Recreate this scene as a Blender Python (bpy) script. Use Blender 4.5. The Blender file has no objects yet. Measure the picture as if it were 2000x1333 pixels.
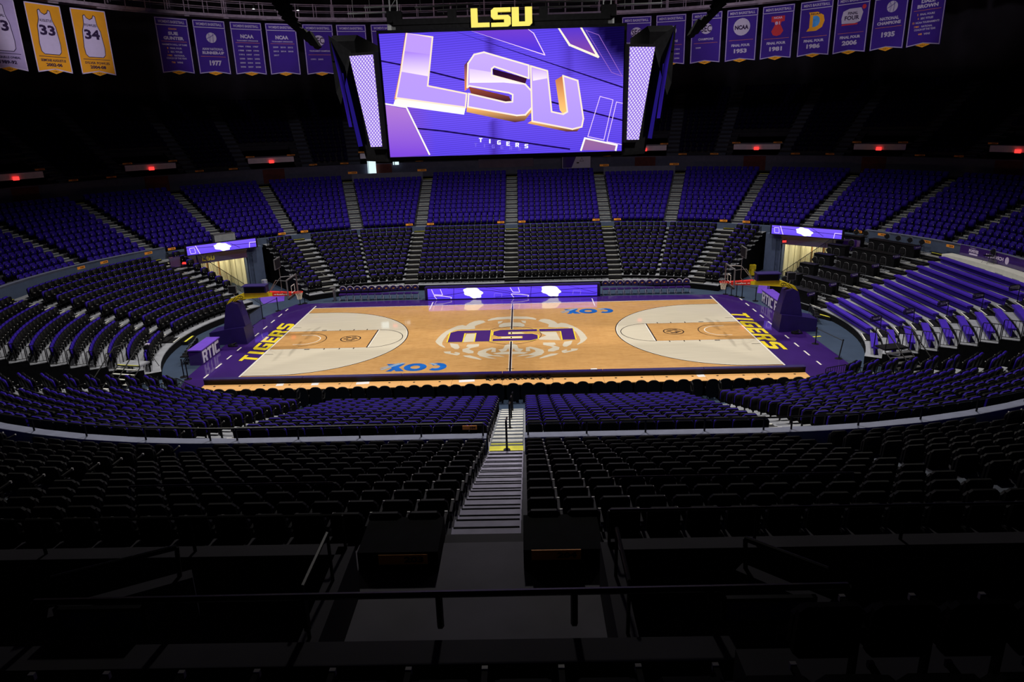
import bpy, math, random
import numpy as np
from mathutils import Matrix, Vector
random.seed(7)
sc = bpy.context.scene
COL = sc.collection
PI = math.pi
sin, cos = math.sin, math.cos

# ---------------------------------------------------------------- camera
cam_d = bpy.data.cameras.new('camera'); cam = bpy.data.objects.new('camera', cam_d); COL.objects.link(cam)
yaw, pitch, roll = -0.01915, 0.30605, -0.02838
fw = Vector((sin(yaw)*cos(pitch), cos(yaw)*cos(pitch), -sin(pitch)))
rt = Vector((cos(yaw), -sin(yaw), 0)); up = rt.cross(fw)
r2 = cos(roll)*rt + sin(roll)*up; u2 = -sin(roll)*rt + cos(roll)*up
M = Matrix((r2, u2, -fw)).transposed().to_4x4(); M.translation = Vector((0.81737, -41.2518, 12.68493))
cam.matrix_world = M
cam_d.sensor_width = 36; cam_d.lens = 1.37512*1000/2000*36
cam_d.clip_start = 0.1; cam_d.clip_end = 300
sc.camera = cam
sc.view_settings.view_transform = 'Standard'; sc.view_settings.look = 'None'
sc.view_settings.exposure = 0.0; sc.view_settings.gamma = 1; sc.view_settings.use_curve_mapping = False
sc.cycles.use_denoising = True
sc.cycles.max_bounces = 4; sc.cycles.diffuse_bounces = 2; sc.cycles.glossy_bounces = 3
sc.cycles.caustics_reflective = False; sc.cycles.caustics_refractive = False

# ---------------------------------------------------------------- world and lights
wd = bpy.data.worlds.new('arena_dark'); sc.world = wd; wd.use_nodes = True
wd.node_tree.nodes['Background'].inputs[0].default_value = (0.5, 0.42, 0.6, 1)
wd.node_tree.nodes['Background'].inputs[1].default_value = 0.0

def spot(name, loc, tgt, e, size, blend=1.0, col=(1, .95, .87), rad=.35):
    d = bpy.data.lights.new(name, 'SPOT'); d.energy = e; d.spot_size = math.radians(size); d.spot_blend = blend
    d.color = col; d.shadow_soft_size = rad
    o = bpy.data.objects.new(name, d); COL.objects.link(o); o.location = loc
    o.rotation_euler = (Vector(tgt)-Vector(loc)).to_track_quat('-Z', 'Y').to_euler()
    return o
CE = 14500
for i, (x, y, tx, ty) in enumerate([(-15, 11, -12.5, 9), (0, 13, 0, 10.5), (15, 11, 12.5, 9), (-16, -9, -13, -7), (0, -12, 0, -13), (16, -9, 13, -7)]):
    spot('court_light', (x, y, 25.0), (tx, ty, 0), CE, 124, 1.0, (1, .955, .88), .5)
for tx, ty, e in ((-29.5, 9, 7500), (-21.5, 19, 5600), (-14, 23, 2200), (13.5, 23.3, 2600), (21, 20, 5500), (27.5, 14.5, 5200)):
    sx = -13.5 if tx < 0 else 13.5
    spot('banner_fill', (sx, -4.0, 12.8), (tx, ty, 19.2), e, 27, .8, (.93, .9, 1), .15)  # added fill spots in mid-air, standing in for spill on the banners
for x in (-9, 9): spot('catwalk_fill', (x, 9, 19.4), (x*1.4, 26, 22), 1500, 115, 1.0, (.9, .8, 1), .3)  # added fill spots behind the scoreboard to brighten the catwalk

# ---------------------------------------------------------------- materials
def s2l(c):
    return tuple(((v/255)/12.92 if v/255 <= .04045 else ((v/255+.055)/1.055)**2.4) for v in c)
def mat(name, col, rough=.6, metal=0.0, var=.12, scale=3.0, bump=0.0, spec=.4, coat=0.0, stretch=None):
    m = bpy.data.materials.new(name); m.use_nodes = True; nt = m.node_tree; b = nt.nodes['Principled BSDF']
    b.inputs['Roughness'].default_value = rough; b.inputs['Metallic'].default_value = metal
    b.inputs['Specular IOR Level'].default_value = spec; b.inputs['Coat Weight'].default_value = coat
    b.inputs['Coat Roughness'].default_value = .08
    tc = nt.nodes.new('ShaderNodeTexCoord'); mp = nt.nodes.new('ShaderNodeMapping')
    if stretch: mp.inputs['Scale'].default_value = stretch
    n = nt.nodes.new('ShaderNodeTexNoise'); n.inputs['Scale'].default_value = scale; n.inputs['Detail'].default_value = 3
    nt.links.new(tc.outputs['Object'], mp.inputs[0]); nt.links.new(mp.outputs[0], n.inputs['Vector'])
    r = nt.nodes.new('ShaderNodeValToRGB'); r.color_ramp.elements[0].position = .3; r.color_ramp.elements[1].position = .7
    r.color_ramp.elements[0].color = tuple(max(0, c*(1-var)) for c in col)+(1,)
    r.color_ramp.elements[1].color = tuple(min(1, c*(1+var)) for c in col)+(1,)
    nt.links.new(n.outputs['Fac'], r.inputs[0]); nt.links.new(r.outputs[0], b.inputs['Base Color'])
    if bump:
        bp = nt.nodes.new('ShaderNodeBump'); bp.inputs['Strength'].default_value = bump
        nt.links.new(n.outputs['Fac'], bp.inputs['Height']); nt.links.new(bp.outputs[0], b.inputs['Normal'])
    return m
def emit(name, col, st=1.0):
    m = bpy.data.materials.new(name); m.use_nodes = True; nt = m.node_tree; nt.nodes.clear()
    e = nt.nodes.new('ShaderNodeEmission'); e.inputs[0].default_value = tuple(col)+(1,); e.inputs[1].default_value = st
    o = nt.nodes.new('ShaderNodeOutputMaterial'); nt.links.new(e.outputs[0], o.inputs[0]); return m
def screen_mat(name, st=1.0, lines=0.0):
    m = bpy.data.materials.new(name); m.use_nodes = True; nt = m.node_tree; nt.nodes.clear()
    a = nt.nodes.new('ShaderNodeAttribute'); a.attribute_name = 'Col'
    e = nt.nodes.new('ShaderNodeEmission'); e.inputs[1].default_value = st
    o = nt.nodes.new('ShaderNodeOutputMaterial'); nt.links.new(e.outputs[0], o.inputs[0])
    if lines:
        tc = nt.nodes.new('ShaderNodeTexCoord'); w = nt.nodes.new('ShaderNodeTexWave'); w.bands_direction = 'Z'
        w.inputs['Scale'].default_value = 3.1; w.inputs['Distortion'].default_value = 0.0
        mp = nt.nodes.new('ShaderNodeMapping'); mp.inputs['Rotation'].default_value = (0, .06, 0)
        nt.links.new(tc.outputs['Object'], mp.inputs[0]); nt.links.new(mp.outputs[0], w.inputs[0])
        mr = nt.nodes.new('ShaderNodeMapRange'); mr.inputs[3].default_value = 1-lines; mr.inputs[4].default_value = 1+lines*.4
        nt.links.new(w.outputs['Fac'], mr.inputs[0])
        x = nt.nodes.new('ShaderNodeVectorMath'); x.operation = 'SCALE'
        nt.links.new(a.outputs['Color'], x.inputs[0]); nt.links.new(mr.outputs[0], x.inputs[3]); nt.links.new(x.outputs[0], e.inputs[0])
    else:
        nt.links.new(a.outputs['Color'], e.inputs[0])
    return m
def wood_mat():
    m = bpy.data.materials.new('maple_floor'); m.use_nodes = True; nt = m.node_tree; b = nt.nodes['Principled BSDF']
    tc = nt.nodes.new('ShaderNodeTexCoord')
    def noise(sx, sy, sc_, det):
        mp = nt.nodes.new('ShaderNodeMapping'); mp.inputs['Scale'].default_value = (sx, sy, 1)
        n = nt.nodes.new('ShaderNodeTexNoise'); n.inputs['Scale'].default_value = sc_; n.inputs['Detail'].default_value = det
        nt.links.new(tc.outputs['Object'], mp.inputs[0]); nt.links.new(mp.outputs[0], n.inputs['Vector']); return n
    n1 = noise(.9, 9, 1.0, 3); n2 = noise(2.2, 26, 1.0, 2); n3 = noise(.25, .4, 1.0, 2)
    r = nt.nodes.new('ShaderNodeValToRGB'); e = r.color_ramp.elements
    e[0].position = .25; e[0].color = s2l((178, 124, 66))+(1,); e[1].position = .75; e[1].color = s2l((240, 190, 124))+(1,)
    x = e.new(.48); x.color = s2l((225, 172, 106))+(1,)
    mx = nt.nodes.new('ShaderNodeMath'); mx.operation = 'ADD'; ml = nt.nodes.new('ShaderNodeMath'); ml.operation = 'MULTIPLY'; ml.inputs[1].default_value = .5
    nt.links.new(n1.outputs['Fac'], mx.inputs[0]); nt.links.new(n2.outputs['Fac'], mx.inputs[1]); nt.links.new(mx.outputs[0], ml.inputs[0])
    nt.links.new(ml.outputs[0], r.inputs[0])
    r2_ = nt.nodes.new('ShaderNodeValToRGB'); r2_.color_ramp.elements[0].position = .54; r2_.color_ramp.elements[1].position = .68
    r2_.color_ramp.elements[0].color = (1, 1, 1, 1); r2_.color_ramp.elements[1].color = (.60, .50, .42, 1)
    nt.links.new(n2.outputs['Fac'], r2_.inputs[0])
    mm = nt.nodes.new('ShaderNodeMix'); mm.data_type = 'RGBA'; mm.blend_type = 'MULTIPLY'; mm.inputs[0].default_value = .8
    nt.links.new(r.outputs[0], mm.inputs[6]); nt.links.new(r2_.outputs[0], mm.inputs[7])
    m3 = nt.nodes.new('ShaderNodeMix'); m3.data_type = 'RGBA'; m3.blend_type = 'MULTIPLY'; m3.inputs[0].default_value = .3
    nt.links.new(mm.outputs[2], m3.inputs[6]); nt.links.new(n3.outputs['Fac'], m3.inputs[7])
    nt.links.new(m3.outputs[2], b.inputs['Base Color'])
    b.inputs['Roughness'].default_value = .45; b.inputs['Coat Weight'].default_value = .9; b.inputs['Coat Roughness'].default_value = .05
    b.inputs['Specular IOR Level'].default_value = .2; b.inputs['Coat IOR'].default_value = 1.75
    return m

m_wood = wood_mat()
GL = dict(rough=.45, coat=.9, spec=.2)
def gl(name, rgb, var=.05, stretch=None, scale=3):
    m = mat(name, s2l(rgb), var=var, stretch=stretch, scale=scale, **GL); m.node_tree.nodes['Principled BSDF'].inputs['Coat Roughness'].default_value = .04; m.node_tree.nodes['Principled BSDF'].inputs['Coat IOR'].default_value = 1.65; return m
m_cream = gl('cream_stain', (214, 204, 184), .06, (.5, 9, 1), 1.0)
m_cpurple = gl('court_purple', (54, 24, 104), .1, None, .6)
m_cline_w = gl('line_white', (245, 240, 232), .02)
m_cline_k = gl('line_black', (20, 14, 26), .02)
m_cyellow = gl('court_yellow', (246, 220, 48), .03)
m_cletter = gl('letter_purple', (66, 26, 112), .04)
m_cblue = gl('logo_blue', (18, 98, 190), .3, None, 1.2)
m_clight = gl('logo_silver', (150, 175, 200), .1)
m_floor = mat('navy_floor', s2l((52, 66, 88)), .5, var=.12, scale=.7, spec=.35)
m_conc = mat('concrete', s2l((60, 59, 68)), .8, var=.18, scale=1.2, bump=.1)
m_conc_lit = mat('walkway_concrete_lit', s2l((86, 83, 94)), .8, var=.18, scale=1.2, bump=.1)  # lighter copy of the concrete, court light spill mixed into its colour
m_concd = mat('dark_concrete', s2l((56, 54, 60)), .85, var=.2, scale=1.0, bump=.1)
m_tread = mat('grey_deck', s2l((140, 142, 150)), .6, var=.15, scale=2.0)
m_ledge = mat('pale_ledge', s2l((112, 116, 138)), .7, var=.1)
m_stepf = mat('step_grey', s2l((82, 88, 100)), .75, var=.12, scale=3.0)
m_step_tint = mat('step_concrete_tinted', s2l((158, 154, 178)), .75, var=.16, scale=3.0)  # near stair grey with the screen's purple light mixed in
m_nose = mat('step_nosing', s2l((225, 224, 215)), .5, var=.06)
m_yel = mat('safety_yellow', s2l((225, 218, 60)), .6, var=.08)
m_wall = mat('blue_grey_wall', s2l((70, 82, 108)), .7, var=.08)
m_fasc = mat('fascia_wall', s2l((84, 84, 104)), .8, var=.1)
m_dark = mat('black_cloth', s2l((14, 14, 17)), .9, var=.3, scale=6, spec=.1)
m_blk = mat('black_plastic', s2l((17, 16, 19)), .5, var=.2, spec=.25)
m_blkm = mat('black_metal', s2l((16, 16, 18)), .45, metal=0, var=.15, spec=.25)
m_roof = mat('roof_black', s2l((46, 42, 52)), .9, var=.3, scale=.5)
m_grey = mat('grey_metal', s2l((140, 138, 142)), .35, metal=.7, var=.1)
m_catw = mat('catwalk_grey', s2l((150, 132, 146)), .6, var=.2)
m_chrome = mat('bright_metal', s2l((225, 228, 235)), .25, metal=.6, var=.04)
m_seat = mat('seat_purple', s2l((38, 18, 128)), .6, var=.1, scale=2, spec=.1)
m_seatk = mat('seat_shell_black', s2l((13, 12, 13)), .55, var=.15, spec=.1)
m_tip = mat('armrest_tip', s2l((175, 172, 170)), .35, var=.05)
m_seat_shade = mat('seat_purple_shaded', s2l((22, 14, 52)), .7, var=.1, spec=.1)  # same purple seats, upper deck shade mixed into the colour
m_bench = mat('bench_purple', s2l((64, 38, 165)), .6, var=.08, spec=.15)
m_pad = mat('pad_purple', s2l((32, 18, 84)), .45, var=.12, spec=.4)
m_padl = mat('pad_light_purple', s2l((104, 66, 190)), .5, var=.08)
m_gold = mat('arm_gold', s2l((205, 178, 24)), .45, var=.1)
m_red = mat('rim_red', s2l((205, 40, 30)), .4, var=.05)
m_white = mat('white_paint', s2l((232, 230, 232)), .5, var=.04)
m_net = mat('net_white', s2l((225, 222, 215)), .8, var=.04)
m_tabw = mat('table_wood', s2l((226, 172, 108)), .35, var=.07, scale=1.4, stretch=(.4, 4, 1))
m_orange = mat('sign_orange', s2l((255, 158, 52)), .6, var=.1)
m_bpurple = mat('banner_purple', s2l((56, 22, 138)), .8, var=.12, scale=.8)
m_bgold = mat('banner_gold', s2l((235, 160, 30)), .8, var=.08, scale=.8)
m_bwhite = mat('banner_white', s2l((205, 190, 225)), .8, var=.04)
m_bgrey = mat('banner_silver', s2l((190, 180, 205)), .8, var=.04)
m_bor = mat('banner_orange', s2l((210, 120, 60)), .8, var=.04)
m_bred = mat('banner_red', s2l((200, 50, 60)), .8, var=.04)
m_bblue = mat('banner_blue', s2l((70, 150, 220)), .8, var=.3, scale=2)
m_canopy = mat('portal_canopy', s2l((245, 228, 238)), .8, var=.05)
m_redbrown = mat('portal_redbrown', s2l((92, 44, 40)), .85, var=.2)
m_beige = mat('tunnel_beige', s2l((225, 216, 180)), .7, var=.08, stretch=(1, 1, .1))
m_tan = mat('tunnel_tan', s2l((190, 140, 85)), .6, var=.1)
m_lgold = mat('letter_gold', s2l((205, 188, 88)), .4, var=.04)
m_lgold.node_tree.nodes['Principled BSDF'].inputs['Emission Color'].default_value = s2l((215, 200, 90))+(1,)
m_lgold.node_tree.nodes['Principled BSDF'].inputs['Emission Strength'].default_value = .55
m_exit = emit('exit_red', (1, .04, .035), 1.6)
m_day = emit('lit_glass', (.72, .93, 1.0), 1.1)
m_lamp = emit('lamp_white', (.95, .95, 1.0), 2.2)
m_scr = screen_mat('screen_print', 1.0, .22)
m_scr2 = screen_mat('ribbon_print', 1.15)
def dots_mat():
    m = emit('pixel_panel', (.62, .48, 1.0), 1.05); nt = m.node_tree
    tc = nt.nodes.new('ShaderNodeTexCoord'); mp = nt.nodes.new('ShaderNodeMapping'); mp.inputs['Rotation'].default_value = (0, .7, 0)
    w = nt.nodes.new('ShaderNodeTexWave'); w.bands_direction = 'Z'; w.inputs['Scale'].default_value = 2.6
    w2 = nt.nodes.new('ShaderNodeTexWave'); w2.bands_direction = 'X'; w2.inputs['Scale'].default_value = 2.2
    nt.links.new(tc.outputs['Object'], mp.inputs[0]); nt.links.new(mp.outputs[0], w.inputs[0]); nt.links.new(mp.outputs[0], w2.inputs[0])
    ad = nt.nodes.new('ShaderNodeMath'); ad.operation = 'MULTIPLY'; nt.links.new(w.outputs['Fac'], ad.inputs[0]); nt.links.new(w2.outputs['Fac'], ad.inputs[1])
    r = nt.nodes.new('ShaderNodeValToRGB'); r.color_ramp.elements[0].position = .0; r.color_ramp.elements[1].position = .5
    r.color_ramp.elements[0].color = s2l((140, 105, 225))+(1,); r.color_ramp.elements[1].color = s2l((238, 226, 255))+(1,)
    nt.links.new(ad.outputs[0], r.inputs[0]); nt.links.new(r.outputs[0], nt.nodes['Emission'].inputs[0] if 'Emission' in nt.nodes else [n for n in nt.nodes if n.type == 'EMISSION'][0].inputs[0])
    return m
m_dots = dots_mat()
def glass_mat():
    m = bpy.data.materials.new('backboard_glass'); m.use_nodes = True; b = m.node_tree.nodes['Principled BSDF']
    b.inputs['Base Color'].default_value = (.9, .93, .95, 1); b.inputs['Roughness'].default_value = .02
    b.inputs['Transmission Weight'].default_value = 1.0; b.inputs['IOR'].default_value = 1.0; b.inputs['Alpha'].default_value = .22
    return m
m_glass = glass_mat()

# ---------------------------------------------------------------- mesh helpers
class MB:
    def __init__(s): s.v = []; s.f = []; s.m = []; s.c = None
    def add(s, vs, fs, mi=0, cols=None):
        o = len(s.v); s.v += [tuple(v) for v in vs]
        for f in fs: s.f.append(tuple(i+o for i in f)); s.m.append(mi)
        if cols is not None:
            if s.c is None: s.c = []
            s.c += cols
        return s
    def box(s, c, d, rz=0.0, mi=0, tilt=0.0):
        cx, cy, cz = c; hx, hy, hz = d[0]/2, d[1]/2, d[2]/2; vs = []
        for z in (-hz, hz):
            for x, y in ((-hx, -hy), (hx, -hy), (hx, hy), (-hx, hy)):
                yy = y*cos(tilt)-z*sin(tilt); zz = y*sin(tilt)+z*cos(tilt)
                vs.append((cx+x*cos(rz)-yy*sin(rz), cy+x*sin(rz)+yy*cos(rz), cz+zz))
        return s.add(vs, [(3, 2, 1, 0), (4, 5, 6, 7), (0, 1, 5, 4), (1, 2, 6, 5), (2, 3, 7, 6), (3, 0, 4, 7)], mi)
    def tube(s, pts, r, n=6, mi=0, closed=False):
        pts = [Vector(p) for p in pts]; k = len(pts); rings = []
        for i, p in enumerate(pts):
            a = pts[i-1] if (i > 0 or closed) else p; b = pts[(i+1) % k] if (i < k-1 or closed) else p
            t = (b-a).normalized(); ref = Vector((0, 0, 1)) if abs(t.z) < .9 else Vector((1, 0, 0))
            x = t.cross(ref).normalized(); y = t.cross(x)
            rings.append([p+x*r*cos(2*PI*j/n)+y*r*sin(2*PI*j/n) for j in range(n)])
        fs = []
        for i in range(k if closed else k-1):
            for j in range(n):
                fs.append((i*n+j, i*n+(j+1) % n, ((i+1) % k)*n+(j+1) % n, ((i+1) % k)*n+j))
        if not closed: fs += [tuple(range(n))[::-1], tuple((k-1)*n+j for j in range(n))]
        return s.add([v for R_ in rings for v in R_], fs, mi)
    def prism(s, poly, fn, t, mi=0, mis=None):
        """poly in 2D; fn(u,v,w)->3D; extruded from w=0 to w=t"""
        n = len(poly); vs = [fn(u, v, 0) for u, v in poly]+[fn(u, v, t) for u, v in poly]
        s.add(vs, [tuple(range(n))[::-1], tuple(range(n, 2*n))], mi)
        o = len(s.v)-2*n
        for i in range(n):
            j = (i+1) % n; s.f.append((o+i, o+j, o+n+j, o+n+i)); s.m.append(mi if mis is None else mis)
        return s
    def flat(s, poly, fn, w=0.0, mi=0):
        return s.add([fn(u, v, w) for u, v in poly], [tuple(range(len(poly)))], mi)
    def cyl(s, c, r, h, n=12, mi=0, r2=None):
        r2 = r if r2 is None else r2; cx, cy, cz = c
        vs = [(cx+r*cos(2*PI*j/n), cy+r*sin(2*PI*j/n), cz) for j in range(n)]+[(cx+r2*cos(2*PI*j/n), cy+r2*sin(2*PI*j/n), cz+h) for j in range(n)]
        return s.add(vs, [tuple(range(n))[::-1], tuple(range(n, 2*n))]+[(j, (j+1) % n, n+(j+1) % n, n+j) for j in range(n)], mi)
    def mesh(s, name, mats):
        me = bpy.data.meshes.new(name); me.from_pydata(s.v, [], s.f)
        if not isinstance(mats, (list, tuple)): mats = [mats]
        for m in mats: me.materials.append(m)
        if len(mats) > 1: me.polygons.foreach_set('material_index', s.m)
        if s.c is not None:
            a = me.color_attributes.new('Col', 'FLOAT_COLOR', 'POINT')
            a.data.foreach_set('color', [x for c in s.c for x in (c[0], c[1], c[2], 1.0)])
        me.update(); return me
def link(name, me, parent=None, loc=(0, 0, 0), rz=0.0):
    o = bpy.data.objects.new(name, me); COL.objects.link(o); o.location = loc; o.rotation_euler = (0, 0, rz)
    if parent is not None: o.parent = parent
    return o
def obj(name, mb, mats, parent=None, loc=(0, 0, 0), rz=0.0): return link(name, mb.mesh(name, mats), parent, loc, rz)
def tag(o, label=None, cat=None, group=None, kind=None):
    if label: o['label'] = label
    if cat: o['category'] = cat
    if group: o['group'] = group
    if kind: o['kind'] = kind
    return o
def thing(name, label, cat, loc=(0, 0, 0), rz=0.0, group=None):
    return tag(link(name, None, None, loc, rz), label, cat, group)
def struct(name, mb, mats, label=None, parent=None):
    o = obj(name, mb, mats, parent)
    if parent is None: o['kind'] = 'structure'
    if label: o['label'] = label
    return o
ORD = ['first', 'second', 'third', 'fourth', 'fifth', 'sixth', 'seventh', 'eighth', 'ninth', 'tenth', 'eleventh', 'twelfth', 'thirteenth', 'fourteenth', 'fifteenth',
       'sixteenth', 'seventeenth', 'eighteenth', 'nineteenth', 'twentieth']+[t+u for t in ('twenty', 'thirty', 'forty', 'fifty') for u in ('-first', '-second', '-third', '-fourth', '-fifth', '-sixth', '-seventh', '-eighth', '-ninth', 'ieth')]
def rrect(w, h, r, n=2):
    P_ = []
    for cx, cy, a0 in ((w/2-r, h/2-r, 0), (-w/2+r, h/2-r, 90), (-w/2+r, -h/2+r, 180), (w/2-r, -h/2+r, 270)):
        for k in range(n+1):
            a = math.radians(a0+90*k/n); P_.append((cx+r*cos(a), cy+r*sin(a)))
    return P_
# text as real outlines
_tc = {}
def text2d(s, bold=.0):
    key = (s, bold)
    if key not in _tc:
        cu = bpy.data.curves.new('t', 'FONT'); cu.body = s; cu.resolution_u = 2; cu.offset = bold; cu.align_x = 'CENTER'
        o = bpy.data.objects.new('t', cu); COL.objects.link(o)
        dg = bpy.context.evaluated_depsgraph_get(); me = bpy.data.meshes.new_from_object(o.evaluated_get(dg))
        vs = np.array([v.co[:2] for v in me.vertices]) if len(me.vertices) else np.zeros((1, 2)); fs = [tuple(p.vertices) for p in me.polygons]
        bpy.data.objects.remove(o); bpy.data.curves.remove(cu); bpy.data.meshes.remove(me)
        lo, hi = vs.min(0), vs.max(0); vs = (vs-lo)/np.maximum(hi-lo, 1e-6); _tc[key] = (vs, fs, (hi-lo))
    return _tc[key]
def put_text(mb, s, fn, cx, cy, w, h, off=.0, mi=0, bold=.03):
    if h < .05 and bold > .03: bold = .025
    """text centred at (cx,cy) filling w x h of the uv frame fn(u,v,w)"""
    vs, fs, _ = text2d(s, bold)
    mb.add([fn(cx+(x-.5)*w, cy+(y-.5)*h, off) for x, y in vs], fs, mi)
# block capitals: unit box polygons
BL = {
 'L': [[(0, 1), (.36, 1), (.36, .24), (1, .24), (1, 0), (0, 0)]],
 'S': [[(1, 1), (.16, 1), (0, .86), (0, .54), (.12, .41), (.66, .41), (.66, .22), (0, .22), (0, 0), (.84, 0), (1, .14), (1, .48), (.88, .61), (.34, .61), (.34, .79), (1, .79)]],
 'U': [[(0, 1), (.35, 1), (.35, .24), (.65, .24), (.65, 1), (1, 1), (1, .16), (.84, 0), (0, 0)]],
 'T': [[(0, 1), (1, 1), (1, .78), (.66, .78), (.66, 0), (.34, 0), (.34, .78), (0, .78)]],
 'I': [[(.3, 1), (.7, 1), (.7, 0), (.3, 0)]],
 'G': [[(1, 1), (.16, 1), (0, .86), (0, .14), (.16, 0), (1, 0), (1, .55), (.5, .55), (.5, .38), (.66, .38), (.66, .22), (.34, .22), (.34, .79), (1, .79)]],
 'E': [[(0, 1), (1, 1), (1, .79), (.35, .79), (.35, .61), (.9, .61), (.9, .40), (.35, .40), (.35, .22), (1, .22), (1, 0), (0, 0)]],
 'R': [[(0, 0), (0, 1), (.84, 1), (1, .86), (1, .5), (.84, .38), (1, 0), (.64, 0), (.5, .36), (.34, .36), (.34, .55), (.66, .55), (.66, .8), (.34, .8), (.34, 0)]],
 'C': [[(1, 1), (.16, 1), (0, .86), (0, .14), (.16, 0), (1, 0), (1, .22), (.35, .22), (.35, .78), (1, .78)]],
}

# ---------------------------------------------------------------- stadium layout helpers
CX = 7.6
def S_of(st_, r, side):
    t, v = st_
    if t == 'x': return v
    if t == 'a': return side*(CX+r*math.radians(v))
    if t == 'n': return side*(CX+PI*r+CX-side*v)
def P_of(s, r):
    sg = 1 if s >= 0 else -1; a = abs(s)
    if a <= CX: return (s, r, 0.0)
    if a <= CX+PI*r:
        th = (a-CX)/r; return (sg*(CX+r*sin(th)), r*cos(th), sg*th)
    return (sg*(2*CX+PI*r-a), -r, PI)
def pol(al, r):   # point by signed angle in degrees
    sg = 1 if al >= 0 else -1; a = math.radians(abs(al)); return (sg*(CX+r*sin(a)), r*cos(a))
def arc_pts(a0, a1, r, step=4.0):
    """signed angle range along one side -> list of xy; both on same side"""
    n = max(1, int(abs(a1-a0)/step)); return [pol(a0+(a1-a0)*i/n, r) for i in range(n+1)]
def strip(mb, ptsA, za, ptsB, zb, mi=0):
    n = len(ptsA); vs = [(x, y, za) for x, y in ptsA]+[(x, y, zb) for x, y in ptsB]
    mb.add(vs, [(i, i+1, n+i+1, n+i) for i in range(n-1)], mi)
def full_range(r, a0, a1, step=4.0):
    """polyline from far centre outwards: a0=0 means from x=0; a1=180 to near x=0; per side"""
    out = {}
    for sg in (1, -1):
        p = []
        if a0 == 0: p.append((0.0, r))
        p += arc_pts(sg*max(a0, .001), sg*min(a1, 179.999), r, step)
        if a1 == 180: p.append((0.0, -r))
        out[sg] = p
    return out

# ================================================================= SETTING
# floor
mb = MB(); mb.add([(-32, -24, 0), (32, -24, 0), (32, 26, 0), (-32, 26, 0)], [(0, 1, 2, 3)]); struct('floor', mb, m_floor, 'dark navy arena floor around the court')
mb = MB(); mb.cyl((0, 0, 26.0), 66, 1.0, 64); struct('ceiling', mb, m_roof)
mb = MB()
for sg in (1, -1):
    p = full_range(51, 0, 180)[sg]; strip(mb, p, 14.5, p, 26)
struct('wall_upper', mb, m_roof)
# -- terraces
LR = [(12.6+.8*i, .45+.245*i) for i in range(12)]     # lower rows r, z
FR = [(22.6+.845*i, 3.4+.316*i) for i in range(12)]   # fixed rows
TOP = (32.75, 7.2)
UR = [(34.3+.86*i, 8.65+.40*i) for i in range(17)]
def terrace(name, rows, rend, ranges, zbase, m, label, end_caps=True, mr=None):
    root = link(name, None); root['kind'] = 'structure'; root['label'] = label
    for i, (r, z) in enumerate(rows):
        r1 = rows[i+1][0] if i+1 < len(rows) else rend; zp = rows[i-1][1] if i else zbase
        mb = MB()
        for sg, a0, a1 in ranges(i):
            A = []; B = []
            if a0 <= 0: A.append((0.0, r)); B.append((0.0, r1)); a0 = .001
            e = a1 >= 180; a1_ = min(a1, 179.999)
            A += arc_pts(sg*a0, sg*a1_, r); B += arc_pts(sg*a0, sg*a1_, r1)
            if e: A.append((0.0, -r)); B.append((0.0, -r1))
            strip(mb, A, z, B, z); strip(mb, A, zp, A, z-.05, 1); strip(mb, A, z-.05, A, z, 0)
            if end_caps:
                for k, on in ((0, a0 > .01), (-1, not e)):
                    if on: mb.add([(A[k][0], A[k][1], 0 if zbase < 1 else zbase), (B[k][0], B[k][1], 0 if zbase < 1 else zbase), (B[k][0], B[k][1], z), (A[k][0], A[k][1], z)], [(0, 1, 2, 3)], 1)
        obj('tier', mb, [m, mr or m], root)
    return root
low_rng = lambda i: [(sg, 0, 37.5) for sg in (1, -1)]+[(sg, 55.5, 121) for sg in (1, -1)]+[(sg, 134.5, 180) for sg in (1, -1)]
terrace('terrace_lower', LR, 22.2, low_rng, 0, m_tread, 'lower ring of grey seating tiers around the court', mr=m_dark)
terrace('terrace_middle', FR, TOP[0], lambda i: [(1, 0, 180), (-1, 0, 180)], 3.0, m_conc, 'concrete tiers of the fixed purple seats', False)
PORT = [10, 28, 46, 64, 82]
def up_rng(i):
    r = []
    for sg in (1, -1):
        if i < 5:
            a = 0
            for pc in PORT: r.append((sg, a, pc-3.6)); a = pc+3.6
            r.append((sg, a, 172)) if i >= 0 else None
        else: r += [(sg, 0, 172)]
    return r
terrace('terrace_upper', UR, 51, up_rng, 8.6, m_concd, 'dark upper deck tiers')
# front wall of the fixed ring with its ledge, concourse floor, fascia
mb = MB(); mb2 = MB()
for sg in (1, -1):
    for a0, a1, z0 in ((0, 41.5, 2.9), (41.5, 57.5, 3.5), (57.5, 180, 2.9)):
        p = []; q = []
        if a0 == 0: p.append((0, 22.2)); q.append((0, 22.6))
        p += arc_pts(sg*max(a0, .001), sg*min(a1, 179.999), (22.2 if a1 < 100 else 22.55)); q += arc_pts(sg*max(a0, .001), sg*min(a1, 179.999), 22.6 if a1 < 100 else 22.9)
        # leave gap at near centre for the stair
        if a1 == 180: p.append((.75 if sg > 0 else -.35, -22.55)); q.append((.75 if sg > 0 else -.35, -22.9))
        zt = 3.62 if a1 < 100 else 3.98
        strip(mb, p, z0, p, zt); strip(mb, q, 3.3, q, zt)
        if a1 == 180:
            n_ = len(p); strip(mb2, p, zt, q, zt)
            strip(mb2, p, zt, p, zt-.12)
        else: strip(mb, p, zt, q, zt)
struct('wall_ring', mb, m_wall, 'blue grey wall in front of the fixed seats')
struct('trim_1', mb2, m_ledge, 'light ledge on the near ring wall')
mb = MB(); mb2 = MB()
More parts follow.
